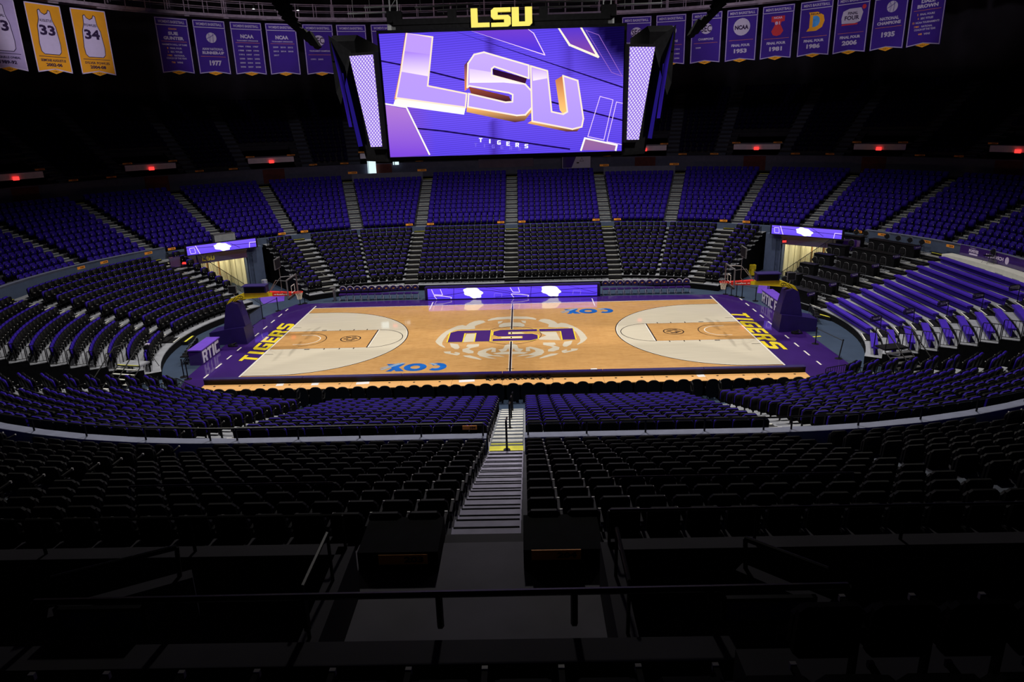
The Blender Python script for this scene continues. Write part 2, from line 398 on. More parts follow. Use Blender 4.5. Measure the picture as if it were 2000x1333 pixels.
for sg in (1, -1):
    a = full_range(TOP[0], 0, 180)[sg]; b = full_range(35.9, 0, 180)[sg]; strip(mb, a, TOP[1], b, TOP[1])
    a = full_range(34.2, 0, 150)[sg]
    strip(mb2, a, TOP[1], a, 8.62); b = full_range(34.5, 0, 150)[sg]; strip(mb2, a, 8.62, b, 8.62)
struct('floor_concourse', mb, m_concd, 'dark walkway behind the fixed seats')
struct('wall_fascia', mb2, m_fasc, 'blue grey fascia wall under the upper deck')

# ================================================================= COURT
court = thing('basketball_court', 'glossy maple basketball court with purple border and cream three-point areas', 'court')
mb = MB(); mb.prism([(-16.7, -8.3), (16.9, -8.3), (16.9, 8.2), (16.1, 9.05), (-15.9, 9.05), (-16.7, 8.2)], lambda u, v, w: (u, v, .004+w), .03); 
# the purple border widens at the near corners
mb.v = []; mb.f = []; mb.m = []
mb.prism([(-17.2, -6.3), (-16.5, -9.4), (14.6, -9.4), (14.6, -9.75), (16.6, -9.75), (17.7, -6.6), (17.6, 4.2), (15.7, 8.95), (9, 9.3), (-9.0, 9.45), (-16.0, 9.0), (-17.6, 4.6)], lambda u, v, w: (u, v, .002+w), .02)
obj('purple_border', mb, m_cpurple, court)
f0 = lambda z: (lambda u, v, w: (u, v, z+w))
mb = MB(); mb.prism([(-14.325, -7.62), (14.325, -7.62), (14.325, 7.62), (-14.325, 7.62)], f0(.023), .003); obj('maple_boards', mb, m_wood, court)
def arcp(cx, cy, r, a0, a1, n=40): return [(cx+r*cos(math.radians(a0+(a1-a0)*i/n)), cy+r*sin(math.radians(a0+(a1-a0)*i/n))) for i in range(n+1)]
def line(mb, pts, w, z, closed=False, mi=0):
    n = len(pts); L = []; R = []
    for i, p in enumerate(pts):
        a = pts[i-1] if (i or closed) else p; b = pts[(i+1) % n] if (i < n-1 or closed) else p
        dx, dy = b[0]-a[0], b[1]-a[1]; d = math.hypot(dx, dy) or 1; nx, ny = -dy/d*w/2, dx/d*w/2
        L.append((p[0]+nx, p[1]+ny, z)); R.append((p[0]-nx, p[1]-ny, z))
    m_ = n if closed else n-1
    mb.add(L+R, [(i, (i+1) % n, n+(i+1) % n, n+i) for i in range(m_)], mi)
for sg in (-1, 1):
    bx = sg*14.325; hx = sg*(14.325-1.575); fx = sg*(14.325-5.79)
    tp = [(bx, 6.325)]+[(hx-sg*6.325*cos(math.radians(a)), 6.325*sin(math.radians(a))) for a in np.linspace(90, -90, 49)]+[(bx, -6.325)]
    mb = MB(); mb.flat(tp, f0(.028)); obj('three_point_area', mb, m_cream, court)
    mb = MB(); mb.flat([(bx, -1.83), (fx, -1.83), (fx, 1.83), (bx, 1.83)], f0(.030)); obj('lane', mb, m_wood, court)
    mk = MB(); mw = MB()
    line(mk, tp, .055, .032); line(mw, [(p[0]+(sg*.05 if abs(p[1]) < 6.32 else 0), p[1]*(.991)) for p in tp], .035, .031)
    line(mk, [(fx, 1.83), (fx, -1.83)], .07, .033); line(mw, [(fx-sg*.07, 1.83), (fx-sg*.07, -1.83)], .06, .033)
    line(mk, [(bx, 1.83), (fx, 1.83)], .03, .033); line(mk, [(bx, -1.83), (fx, -1.83)], .03, .033)
    line(mw, [(bx, 1.87), (fx, 1.87)], .05, .0325); line(mw, [(bx, -1.87), (fx, -1.87)], .05, .0325)
    line(mk, [(fx-sg*1.83*cos(math.radians(a)), 1.83*sin(math.radians(a))) for a in np.linspace(90, -90, 33)], .045, .033)
    line(mk, [(hx-sg*1.32*cos(math.radians(a)), 1.32*sin(math.radians(a))) for a in np.linspace(90, -90, 25)], .05, .033)
    line(mw, [(hx+sg*.45, .95)]+[(hx-sg*.95*cos(math.radians(a)), .95*sin(math.radians(a))) for a in np.linspace(90, -90, 25)]+[(hx+sg*.45, -.95)], .06, .033)
    for yy in (1.95, -1.95):
        mk.add([(bx-sg*2.13, yy-.06, .034), (bx-sg*2.43, yy-.06, .034), (bx-sg*2.43, yy+.06, .034), (bx-sg*2.13, yy+.06, .034)], [(0, 1, 2, 3)])
        for d in (3.3, 4.2, 5.05):
            line(mk, [(bx-sg*d, yy-.1), (bx-sg*d, yy+.1)], .06, .034)
    for yy in (2.75, -2.75): line(mk, [(bx-sg*.05, yy), (bx-sg*.55, yy)], .04, .034)
    line(mw, [(bx+sg*.02, -7.62), (bx+sg*.02, 8.55 if sg > 0 else 8.3)], .09, .034)
    for y0, y1 in ((-6.5, -5.93), (-4.98, -4.18), (-3.43, -2.74), (-1.87, -1.25), (1.03, 1.72), (2.6, 3.28), (4.08, 4.8), (5.6, 6.36), (7.15, 7.72)):
        line(mw, [(sg*16.21, y0), (sg*16.21, y1)], .09, .026)
    # SEC-like ball in the lane
    bxc = sg*9.9
    line(mk, [(bxc+.6*cos(a), .6*sin(a)*1.0+.0) for a in np.linspace(0, 2*PI, 25)[:-1]], .07, .034, True)
    for (x0, y0, w_, h_) in ((-.33, .22, .34, .14), (.02, .28, .3, .14), (-.42, -.06, .3, .12), (.1, -.04, .36, .12), (-.2, -.36, .4, .14), (.12, -.24, .2, .1)):
        mk.add([(bxc+x0, y0, .034), (bxc+x0+w_, y0-.03, .034), (bxc+x0+w_-.06, y0+h_, .034), (bxc+x0-.04, y0+h_, .034)], [(0, 1, 2, 3)])
    obj('black_lines', mk, m_cline_k, court); obj('white_lines', mw, m_cline_w, court)
    # TIGERS
    my = MB(); mo = MB()
    hts = dict(T=1.0, I=.62, G=1.25, E=1.05, R=1.25, S=1.35)
    names = 'TIGERS'; pos = 0.0; tot = sum(hts[c] for c in names)+.2*5
    for c in names:
        wch = hts[c]
        for poly in BL[c]:
            def fm(u, v, w, p=pos, wc=wch, s=sg, c=c):
                uu = (u-.5)*(1.5 if c == 'I' else 1)+.5
                a = -4.02+(p+uu*wc)*(7.65/tot)+(v*.28 if True else 0)   # reading direction = +y on the left
                return (s*(14.42+v*1.0), -s*a if s > 0 else a, w)
            my.flat(poly, fm, .027)
            line(mo, [fm(u, v, 0)[:2] for u, v in poly], .075, .0255, True)
        pos += wch+.2
    obj('baseline_lettering', my, m_cyellow, court); obj('lettering_outline', mo, m_cline_k, court)
mw = MB(); mk = MB()
line(mw, [(-14.3, 7.66), (14.3, 7.66)], .07, .034); line(mw, [(-14.3, -7.66), (14.3, -7.66)], .07, .034)
for x in (-5.83, 5.77): line(mw, [(x, 6.55), (x, 8.65)], .07, .0345)
line(mk, [(0, -7.62), (0, 7.62)], .09, .036); line(mw, [(.07, -7.6), (.07, 7.6)], .03, .0355); line(mw, [(-.07, -7.6), (-.07, 7.6)], .03, .0355)
line(mk, arcp(0, 0, 1.83, 0, 360)[:-1], .035, .036, True)
line(mk, [(-.2, 6.1), (.2, 6.1)], .06, .036); line(mk, [(-.2, -6.1), (.2, -6.1)], .06, .036)
mk2 = obj('black_lines', mk, m_cline_k, court); obj('white_lines', mw, m_cline_w, court)
EMB = {
'A': [(-0.01, 4.28), (0.43, 4.2), (0.98, 4.15), (1.41, 3.85), (1.62, 3.53), (1.56, 3.3), (1.08, 3.54), (0.65, 3.58), (0.32, 3.64), (-0.0, 3.59)],
'B': [(1.72, 3.03), (1.89, 3.41), (2.16, 3.49), (2.48, 3.3), (2.78, 2.85), (2.96, 2.26), (3.19, 2.47), (3.49, 2.31), (3.87, 1.72), (4.14, 1.15), (4.34, 0.51), (4.48, -0.2), (4.56, -0.95), (4.43, -1.35), (4.2, -1.81), (3.88, -2.23), (3.84, -2.13), (4.07, -1.65), (4.12, -1.25), (4.1, -0.67), (4.04, -0.16), (3.98, 0.36), (3.81, 0.9), (3.54, 1.38), (3.13, 1.5), (2.82, 1.43), (2.31, 1.57), (2.38, 2.12), (2.23, 2.41), (2.03, 2.62)],
'C': [(3.15, -1.58), (3.65, -1.37), (3.51, -2.08), (3.24, -2.52), (3.05, -2.51), (3.0, -2.2)],
'D': [(2.89, -3.25), (3.16, -3.04), (3.24, -3.2), (3.04, -3.4), (3.43, -3.21), (3.45, -2.91), (3.87, -2.94), (3.75, -3.23), (3.31, -3.5), (3.03, -3.67), (2.9, -3.54)],
'Ee': [(1.58, -4.45), (1.91, -4.05), (2.29, -3.72), (2.7, -3.7), (2.55, -3.95), (2.08, -4.27), (1.67, -4.52)],
'F': [(1.89, -1.64), (2.57, -1.69), (2.64, -2.09), (2.45, -2.23), (2.81, -2.57), (2.76, -3.02), (2.4, -3.36), (2.12, -3.34), (2.13, -2.97), (2.43, -2.61), (2.3, -2.38), (1.88, -2.11)],
'G': [(0.87, -2.5), (1.11, -2.37), (1.48, -2.62), (1.85, -3.02), (1.9, -3.47), (1.73, -3.89), (1.22, -4.28), (0.76, -4.39), (0.99, -4.2), (1.36, -4.01), (1.0, -3.91), (0.31, -4.11), (0.63, -3.82), (1.0, -3.77), (1.42, -3.29), (1.38, -2.99), (1.08, -2.7), (1.12, -3.2), (0.86, -3.25)],
'H': [(0.01, 2.83), (0.54, 2.74), (0.8, 2.34), (0.83, 1.87), (0.64, 1.7), (0.02, 1.9)],
'I': [(0.59, 3.22), (0.92, 3.1), (0.89, 2.52), (0.7, 2.73)],
'K': [(0.05, -1.67), (0.35, -2.0), (0.44, -2.62), (0.73, -2.8), (0.54, -3.23), (0.26, -3.06), (0.16, -2.6), (0.07, -3.05)],
'Lw': [(0.07, -3.2), (0.49, -3.22), (1.0, -3.44), (0.77, -3.65), (0.08, -3.66)],
'M': [(1.71, 0.54), (2.77, 0.46), (2.93, -1.24), (1.72, -1.07), (1.53, -0.81), (2.14, -0.27)],
'N': [(0.04, -0.02), (0.64, -0.15), (0.59, -0.74), (0.05, -0.78)],
'O': [(0.03, 0.58), (0.59, 0.59), (0.94, 0.17), (0.04, 0.15)],
}
mb = MB()
for k, poly in EMB.items():
    mb.flat(poly, f0(.029)); mb.flat([(-x, y) for x, y in poly][::-1], f0(.029))
obj('cream_emblem', mb, m_cream, court)
# centre LSU, reading from the far side (turned half round)
mp_ = MB(); mo = MB()
for c, x0, x1 in (('L', 3.83, 1.72), ('S', 1.6, -1.12), ('U', -1.3, -3.8)):
    for poly in BL[c]:
        fm = lambda u, v, w, x0=x0, x1=x1: (x0+(x1-x0)*u-(v-.5)*.22*0, 1.15-v*2.35 if False else 1.15-(v)*2.35, w)
        # letter tops point toward the camera side
        pts = [(x0+(x1-x0)*u, 1.15-v*2.35) for u, v in poly]
        mp_.flat(pts, f0(.0385)); line(mo, pts, .16, .0375, True)
obj('centre_lettering', mp_, m_cletter, court); obj('lettering_outline', mo, m_cyellow, court)
# COX logos turned half round
for cx_, cy_ in ((-5.03, -5.5), (5.28, 5.2)):
    mb = MB(); ms = MB()
    fr = lambda u, v, w: (cx_-u, cy_-v, w)
    # C
    mb.flat([(p[0]*.55-1.05, p[1]*.62) for p in arcp(0, 0, 1, 50, 310, 20)]+[(p[0]*.24-1.0, p[1]*.26) for p in arcp(0, 0, 1, 310, 50, 14)], fr, .029)
    mb.add([fr(p[0]*.62*q+.1, p[1]*.62*q, .029) for q in (1, .42) for p in arcp(0, 0, 1, 0, 360, 24)], [(i, i+1, 26+i, 25+i) for i in range(24)])
    mb.flat([(.62, .6), (1.05, .6), (1.75, -.6), (1.3, -.6)], fr, .029)
    mb.flat([(1.3, .6), (1.6, .6), (1.05, -.6), (.72, -.6)], fr, .0295)
    ms.flat([(.7, -.78), (.95, -.78), (1.95, .3), (1.85, .36)], fr, .031); ms.flat([(1.0, -.7), (1.12, -.72), (2.0, .05), (1.95, .12)], fr, .031)
    ms.flat([(-.95, -.25), (-.55, -.55), (-.75, -.62), (-1.1, -.4)], fr, .0305)
    obj('sponsor_lettering', mb, m_cblue, court); obj('sponsor_swoosh', ms, m_clight, court)
# painted purple mats on the navy floor beyond the corners
for nm, pts, lab in (('floor_mat', [(-20.2, 12.3), (-18.2, 13.2), (-17.3, 10.2), (-18.6, 9.4)], 'purple floor mat behind the left basket by the tunnel'),
                     ('floor_mat', [(17.9, 9.2), (19.0, 8.6), (21.0, 12.8), (19.4, 13.2)], 'purple floor mat behind the right basket by the tunnel')):
    mb = MB(); mb.prism(pts, f0(.003), .012); tag(obj(nm, mb, m_padl), lab, 'mat')

# ================================================================= SEAT GEOMETRY
def panel(mb, w, z0, z1, y0, y1, tilt, mf, mbk, r=.09, seg=1):
    """rounded upright panel; front face mf, rim and back mbk; leaning back by tilt"""
    zc = (z0+z1)/2; h = z1-z0; P_ = rrect(w, h, r, seg); n = len(P_)
    F_ = [(x, y0+(z+h/2)*tilt, zc+z) for x, z in P_]; B_ = [(x, y1+(z+h/2)*tilt, zc+z) for x, z in P_]
    o = len(mb.v); mb.v += F_+B_
    mb.f.append(tuple(o+i for i in range(n))[::-1]); mb.m.append(mf)
    mb.f.append(tuple(o+n+i for i in range(n))); mb.m.append(mbk)
    for i in range(n):
        j = (i+1) % n; mb.f.append((o+i, o+j, o+n+j, o+n+i)); mb.m.append(mbk)
# local frame: +y outwards (up the stand), y=0 riser edge of the row
def fixed_parts():
    a = MB(); panel(a, .45, .32, .80, .56, .61, .10, 0, 1, .05)
    b = MB(); panel(b, .43, .30, .70, .46, .51, .08, 0, 1, .06)
    c = MB(); c.box((-.255, .53, .24), (.03, .07, .48), 0, 0); c.box((-.255, .44, .56), (.04, .34, .035), 0, 0)
    d = MB(); d.box((-.255, .262, .56), (.042, .03, .05), 0, 0)
    return [('backrest', a, [m_seat, m_seatk]), ('seat_pan', b, [m_seat, m_seatk]), ('armrest', c, [m_seatk]), ('armrest_tip', d, [m_tip])]
def cushion_parts():
    a = MB(); panel(a, .49, .42, .91, .515, .58, .12, 0, 0, .08)
    a2 = MB(); panel(a2, .49, .36, .875, .585, .62, .12, 0, 0, .06)
    b = MB(); panel(b, .50, .34, .87, .37, .44, .08, 0, 0, .045)
    c = MB(); c.box((-.25, .50, .28), (.035, .07, .56), 0, 0); c.box((-.25, .42, .62), (.04, .34, .035), 0, 0)
    d = MB(); d.box((-.25, .235, .62), (.03, .03, .045), 0, 0); d.box((.02, .352, .56), (.03, .012, .03), 0, 0)
    return [('backrest', a, [m_seat]), ('back_shell', a2, [m_seatk]), ('seat_pan', b, [m_seatk]), ('armrest', c, [m_seatk]), ('armrest_tip', d, [m_tip])]
def shaded_parts():
    a = MB(); panel(a, .44, .36, .84, .55, .60, .10, 0, 0, .08); return [('backrest', a, [m_seat_shade])]
def merged(parts):
    V = []; F = []; Mi = []; mats = []
    for _, mb, ms in parts:
        o = len(V); V += mb.v
        idx = []
        for m in ms:
            if m not in mats: mats.append(m)
            idx.append(mats.index(m))
        for f, mi in zip(mb.f, mb.m): F.append(tuple(i+o for i in f)); Mi.append(idx[mi])
    return np.array(V, dtype=np.float32), F, Mi, mats
def stuff(name, parts, tr, label, cat):
    V, F, Mi, mats = merged(parts); N = len(tr); nv = len(V)
    T = np.array(tr, dtype=np.float32); c = np.cos(T[:, 3])[:, None]; s_ = np.sin(T[:, 3])[:, None]
    X = V[None, :, 0]*c-V[None, :, 1]*s_+T[:, 0:1]; Y = V[None, :, 0]*s_+V[None, :, 1]*c+T[:, 1:2]; Z = V[None, :, 2]+T[:, 2:3]
    co = np.stack([X, Y, Z], -1).reshape(-1)
    loops = np.array([i for f in F for i in f], dtype=np.int32); lt = np.array([len(f) for f in F], dtype=np.int32); nl = len(loops)
    L = (loops[None, :]+(np.arange(N, dtype=np.int32)*nv)[:, None]).reshape(-1)
    ls = np.concatenate([[0], np.cumsum(lt)[:-1]]); LS = (ls[None, :]+(np.arange(N)*nl)[:, None]).reshape(-1).astype(np.int32)
    me = bpy.data.meshes.new(name); me.vertices.add(N*nv); me.vertices.foreach_set('co', co)
    me.loops.add(N*nl); me.loops.foreach_set('vertex_index', L)
    me.polygons.add(N*len(F)); me.polygons.foreach_set('loop_start', LS)
    me.polygons.foreach_set('material_index', np.tile(np.array(Mi, dtype=np.int32), N))
    for m in mats: me.materials.append(m)
    me.update(calc_edges=True); me.validate()
    o = link(name, me); return tag(o, label, cat, None, 'stuff')
NEARX = .2
def seats_between(i, r, z, st0, st1, side, pitch=.515, gap=.55, g1=None):
    g1 = gap if g1 is None else g1
    """seat transforms along a row between two stations"""
    rr = r+.5; s0 = S_of(st0, rr, side); s1 = S_of(st1, rr, side); sg = 1 if s1 > s0 else -1
    a = s0+sg*gap; L = abs(s1-s0)-gap-g1; n = int(L/pitch)
    if n < 1: return []
    p = L/n; out = []
    for k in range(n):
        s = a+sg*(k+.5)*p; x, y, th = P_of(s, rr)
        ox, oy = sin(th), cos(th); out.append((x-ox*.5, y-oy*.5, z, -th, k))
    return out
AIS = [2, 16.3, 30.6, 44.9, 59.2, 73.5, 87.8, 106.4, 120.8, 135.1, 149.4, 163.7, 177.6]
CUT = {(1, 0), (-1, 0), (1, 5), (-1, 5), (1, 6), (-1, 6)}
Vc = cam.matrix_world.inverted()
def inview(x, y, z):
    p = Vc @ Vector((x, y, z)); d = -p.z
    if d < .5: return None
    u = p.x/d*1375; v = p.y/d*1375
    return d if abs(u) < 1010 and abs(v) < 680 else None
fixed = []
for side in (1, -1):
    sts = [('x', -.15)]+[('a', a) for a in AIS]+[('n', NEARX)]
    for k in range(len(sts)-1):
        if k == 12: pass
        for i, (r, z) in enumerate(FR):
            if (side, k-1) in CUT and i == 11: continue
            near = k >= 9; q = .24 if near else 0.0
            for t in seats_between(i, r, z, sts[k], sts[k+1], side):
                ox, oy = -sin(t[3]), cos(t[3]); fixed.append((t[0]+ox*q*(1 if True else 0), t[1]+oy*q, t[2]-(.012*i-.03 if near else 0), t[3], t[4], side, k, i))
cush = []
LOWSEC = {1: [(('x', -.15), ('a', 2), .55, .55), (('a', 2), ('a', 16.3), .55, .1), (('a', 16.3), ('a', 28.8), .1, .5), (('a', 30.8), ('a', 37.3), .3, .1),
              (('a', 136), ('a', 143), .1, .4), (('a', 144), ('a', 160), .5, .1), (('a', 160), ('a', 175.7), .1, .5), (('a', 177.6), ('n', NEARX), .5, .55)],
          -1: [(('x', -.15), ('a', 2), .55, .55), (('a', 2), ('a', 16.3), .55, .1), (('a', 16.3), ('a', 28.8), .1, .5), (('a', 30.8), ('a', 37.3), .3, .1),
               (('a', 56), ('a', 60.3), .1, .5), (('a', 62), ('a', 93), .5, .5), (('a', 95.2), ('a', 120.6), .5, .15),
               (('a', 136), ('a', 143), .1, .4), (('a', 144), ('a', 160), .5, .1), (('a', 160), ('a', 175.7), .1, .5), (('a', 177.6), ('n', NEARX), .5, .55)]}
for side in (1, -1):
    for k, (a, b, g0, g1) in enumerate(LOWSEC[side]):
        for i, (r, z) in enumerate(LR):
            if i == 11 and a[1] < 130 and b[0] != 'n': continue
            for t in seats_between(i, r, z, a, b, side, .53, g0, g1): cush.append(t+(side, k, i))
def split(lst, n, h=.7):
    sc_ = []
    for j, t in enumerate(lst):
        d = inview(t[0], t[1], t[2]+h)
        if d: sc_.append((d, j))
    sc_.sort(); pick = {j for _, j in sc_[:n]}
    vis = {j for _, j in sc_}
    return [t for j, t in enumerate(lst) if j in pick], [t for j, t in enumerate(lst) if j not in pick and (j in vis or inview(t[0]*.97, t[1]*.97, t[2]))]
def individuals(name, parts, lst, labf, cat, group):
    meshes = [(n, mb.mesh(n, ms)) for n, mb, ms in parts]; seen = {}
    for t in lst:
        o = bpy.data.objects.new(name, None); o.empty_display_size = .1; COL.objects.link(o); o.location = t[:3]; o.rotation_euler = (0, 0, t[3])
        lab = labf(t); o['label'] = lab; o['category'] = cat; o['group'] = group
        for n, me in meshes:
            c = bpy.data.objects.new(n, me); c.parent = o; COL.objects.link(c)
fp = fixed_parts(); cp = cushion_parts()
ind, rest = split(fixed, 300)
nfix = {}
for t in fixed: nfix[(t[5], t[6], t[7])] = nfix.get((t[5], t[6], t[7]), 0)+1
SGN = {1: 'right', -1: 'left'}
def lab_fixed(t):
    k, side, sec, i = t[4], t[5], t[6], t[7]
    row = ORD[11-i]+' row down'
    if sec == 13:
        return 'black arena seat %s of the near centre stair, %s, %s seat from stair' % (SGN[side], row, ORD[nfix[(side, sec, i)]-1-k])
    if sec == 12: return 'black arena seat beyond the first aisle on the %s, %s, %s seat' % (SGN[side], row, ORD[nfix[(side, sec, i)]-1-k])
    return 'black arena seat, %s block from the centre stair, %s side, %s, %s seat' % (ORD[13-sec], SGN[side], row, ORD[k])
individuals('arena_seat', fp, ind, lab_fixed, 'seat', 'black backed arena seats of the near upper blocks')
stuff('arena_seat_rows', fp, [t[:4] for t in rest], 'rows of purple fixed arena seats in the middle ring', 'seats')
ind, rest = split(cush, 300)
ncu = {}
for t in cush: ncu[(t[5], t[6], t[7])] = ncu.get((t[5], t[6], t[7]), 0)+1
def lab_cush(t):
    k, side, sec, i = t[4], t[5], t[6], t[7]
    n = ncu[(side, sec, i)]; last = len(LOWSEC[side])-1
    wh = {0: 'beside the near centre stair', 1: 'beyond the first side aisle'}.get(last-sec, 'in the %s near block' % ORD[last-sec])
    return 'purple topped courtside seat %s, %s side, %s row up, %s seat' % (wh, SGN[side], ORD[i], ORD[n-1-k])
individuals('cushioned_seat', cp, ind, lab_cush, 'seat', 'purple topped seats of the near lower blocks')
stuff('cushioned_seat_rows', cp, [t[:4] for t in rest], 'rows of folded black and purple seats in the lower ring', 'seats')
# upper deck seats
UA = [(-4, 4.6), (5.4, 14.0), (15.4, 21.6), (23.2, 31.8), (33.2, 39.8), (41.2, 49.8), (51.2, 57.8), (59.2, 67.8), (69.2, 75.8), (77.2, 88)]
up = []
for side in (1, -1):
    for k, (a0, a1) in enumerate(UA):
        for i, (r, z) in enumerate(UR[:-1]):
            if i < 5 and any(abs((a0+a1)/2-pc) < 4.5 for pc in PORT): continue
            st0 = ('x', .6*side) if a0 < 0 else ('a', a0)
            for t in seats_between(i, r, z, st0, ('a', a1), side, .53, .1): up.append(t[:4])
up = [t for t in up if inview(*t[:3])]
stuff('upper_deck_seat_rows', shaded_parts(), up, 'rows of unlit purple seats in the dark upper deck', 'seats')

# ================================================================= AISLE STAIRS
step_me = {}
def step_mesh(w, d, h, nose, dark=0):
    key = (round(w, 2), round(d, 2), round(h, 2), nose, dark)
    if key not in step_me:
        mb = MB(); mb.box((0, d/2, h/2), (w, d, h), 0, 0)
        if nose: mb.box((0, .03 if nose != 'd' else .015, h-.012+.006), (w-.04, .06 if nose != 'd' else .03, .03), 0, 1)  # 'd' is a dark strip painted for the shadow line between treads
        step_me[key] = mb.mesh('step', [(m_step_tint, m_blk, m_stepf)[int(dark)], m_yel if nose == 'y' else (m_dark if nose == 'd' else m_nose)])
    return step_me[key]
def aisle(label, rows, rend, zend, st_, side, w=1.05, nose=1, group='stairs between seat blocks', first_extra=False, dark=False):
    t = thing('aisle_stair', label, 'stair', (0, 0, 0), 0, group)
    for i, (r, z) in enumerate(rows):
        r1 = rows[i+1][0] if i+1 < len(rows) else rend; z1 = rows[i+1][1] if i+1 < len(rows) else zend
        d = r1-r; h = z1-z
        # half step at the outer half of the tread; full tread marker at its front
        for q, hh in ((.02, .035), (.5, h/2)):
            rr = r+q*d; x, y, th = P_of(S_of(st_, rr, side), rr)
            if dark == 1 and q > .1: nq = 0
            else: nq = nose
            ny = 'y' if (i == len(rows)-1 and q > .1 and nose and nose != 'd') else nq
            link('step', step_mesh(w, d*.5 if q > .1 else d*.46, hh, ny, dark), t, (x, y, z), -th)
    return t
for side, sn in ((1, 'right of'), (-1, 'left of')):
    for j, a in enumerate(AIS):
        if 80 < a < 150: continue
        where = ('%s aisle %s centre, far side' % (ORD[j], sn)) if a < 90 else ('first aisle %s the near centre stair' % sn if a > 170 else '%s aisle %s the near centre stair' % (ORD[13-j-1], sn))
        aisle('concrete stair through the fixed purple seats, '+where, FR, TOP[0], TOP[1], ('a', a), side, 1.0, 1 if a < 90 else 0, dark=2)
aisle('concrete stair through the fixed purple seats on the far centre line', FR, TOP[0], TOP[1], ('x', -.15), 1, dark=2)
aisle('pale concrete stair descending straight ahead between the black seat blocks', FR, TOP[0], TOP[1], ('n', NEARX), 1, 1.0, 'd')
for side, sn in ((1, 'right'), (-1, 'left')):
    for a, wh in ((2, 'far lower stand, first aisle to the '+sn), (29.8, 'far lower stand, outer aisle to the '+sn), (61.2 if side < 0 else 74.5, sn+' end stand, aisle nearest the tunnel'), (94.1 if side < 0 else 105.3, sn+' end stand, second aisle from the tunnel'),
                  (143.5, 'near lower stand, outer aisle to the '+sn), (176.6, 'near lower stand, first aisle '+sn+' of centre')):
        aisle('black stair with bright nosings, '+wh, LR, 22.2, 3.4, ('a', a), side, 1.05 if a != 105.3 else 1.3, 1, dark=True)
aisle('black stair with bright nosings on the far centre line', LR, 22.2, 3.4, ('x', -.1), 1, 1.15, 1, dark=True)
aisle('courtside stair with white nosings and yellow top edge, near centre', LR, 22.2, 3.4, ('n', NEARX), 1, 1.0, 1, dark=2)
# upper deck aisle strips
for side, sn in ((1, 'right'), (-1, 'left')):
    for j, a in enumerate((14.7, 22.4, 32.5, 40.5, 50.5, 58.5, 68.5)):
        t = thing('aisle_stair', 'dim stair in the dark upper deck, %s on the %s from the centre' % (ORD[j], sn), 'stair', group='upper deck stairs')
        for i, (r, z) in enumerate(UR[:-1]):
            for q, hh in ((.02, .05), (.5, .2)):
                rr = r+q*.86; x, y, th = P_of(S_of(('a', a), rr, side), rr)
                link('step', step_mesh(1.15, .42, hh, 0, 2), t, (x, y, z), -th)

# ================================================================= SCOREBOARD
H = [0.000684863, -6.46815e-05, -0.171977, -4.05016e-05, -0.00136086, 1.26568, -5.36938e-07, -8.64252e-05]
def q2uv(x, y):
    d = H[6]*x+H[7]*y+1; return ((H[0]*x+H[1]*y+H[2])/d, (H[3]*x+H[4]*y+H[5])/d)
board = thing('scoreboard', 'large black centre-hung scoreboard with bright purple video screens', 'scoreboard', (0, 0, 0))
TX, BX = 5.72, 5.84
def scr(u, v, w=0.0):   # front screen frame, w towards the camera
    x0 = -5.68+(-5.80+5.68)*(1-v); x1 = 5.77+(5.91-5.77)*(1-v)
    return (x0+(x1-x0)*u, -4.4-1.2*v-w, 10.98+5.65*v)
body = MB()
def loop(hx, hy, ch, z): return [(-hx+ch, -hy, z), (hx-ch, -hy, z), (hx, -hy+ch, z), (hx, hy-ch, z), (hx-ch, hy, z), (-hx+ch, hy, z), (-hx, hy-ch, z), (-hx, -hy+ch, z)]
lv = [loop(7.3, 4.30, 1.25, 10.75), loop(7.35, 4.3, 1.25, 10.92), loop(8.15, 5.05, 2.2, 15.75), loop(8.1, 5.0, 2.3, 15.95)]
body.add([p for l in lv for p in l], [tuple(range(8))[::-1], tuple(range(24, 32))]+[(a*8+j, a*8+(j+1) % 8, a*8+8+(j+1) % 8, a*8+8+j) for a in range(3) for j in range(8)])
for sy in (-1, 1):      # slabs behind the two main screens
    x0, x1, y0, y1, z0, z1 = -5.86, 5.98, 4.3, 5.56, 10.85, 16.78
    V_ = [(x0, sy*3.0, z0), (x1, sy*3.0, z0), (x1, sy*4.36, z0), (x0, sy*4.36, z0), (x0+.1, sy*3.0, z1), (x1-.1, sy*3.0, z1), (x1-.08, sy*5.58, z1), (x0+.06, sy*5.58, z1)]
    body.add(V_, [(0, 1, 2, 3), (4, 5, 6, 7), (0, 1, 5, 4), (1, 2, 6, 5), (2, 3, 7, 6), (3, 0, 4, 7)])
for sx in (-1, 1):      # wings carrying the end screens
    P_ = [(-3.2, 15.7), (3.2, 15.7), (3.2, 16.95), (-2.6, 16.95), (-3.3, 16.6)]
    body.prism(P_, lambda u, v, w: (sx*(7.35+w), u, v), 1.25)
obj('housing', body, m_dark, board)
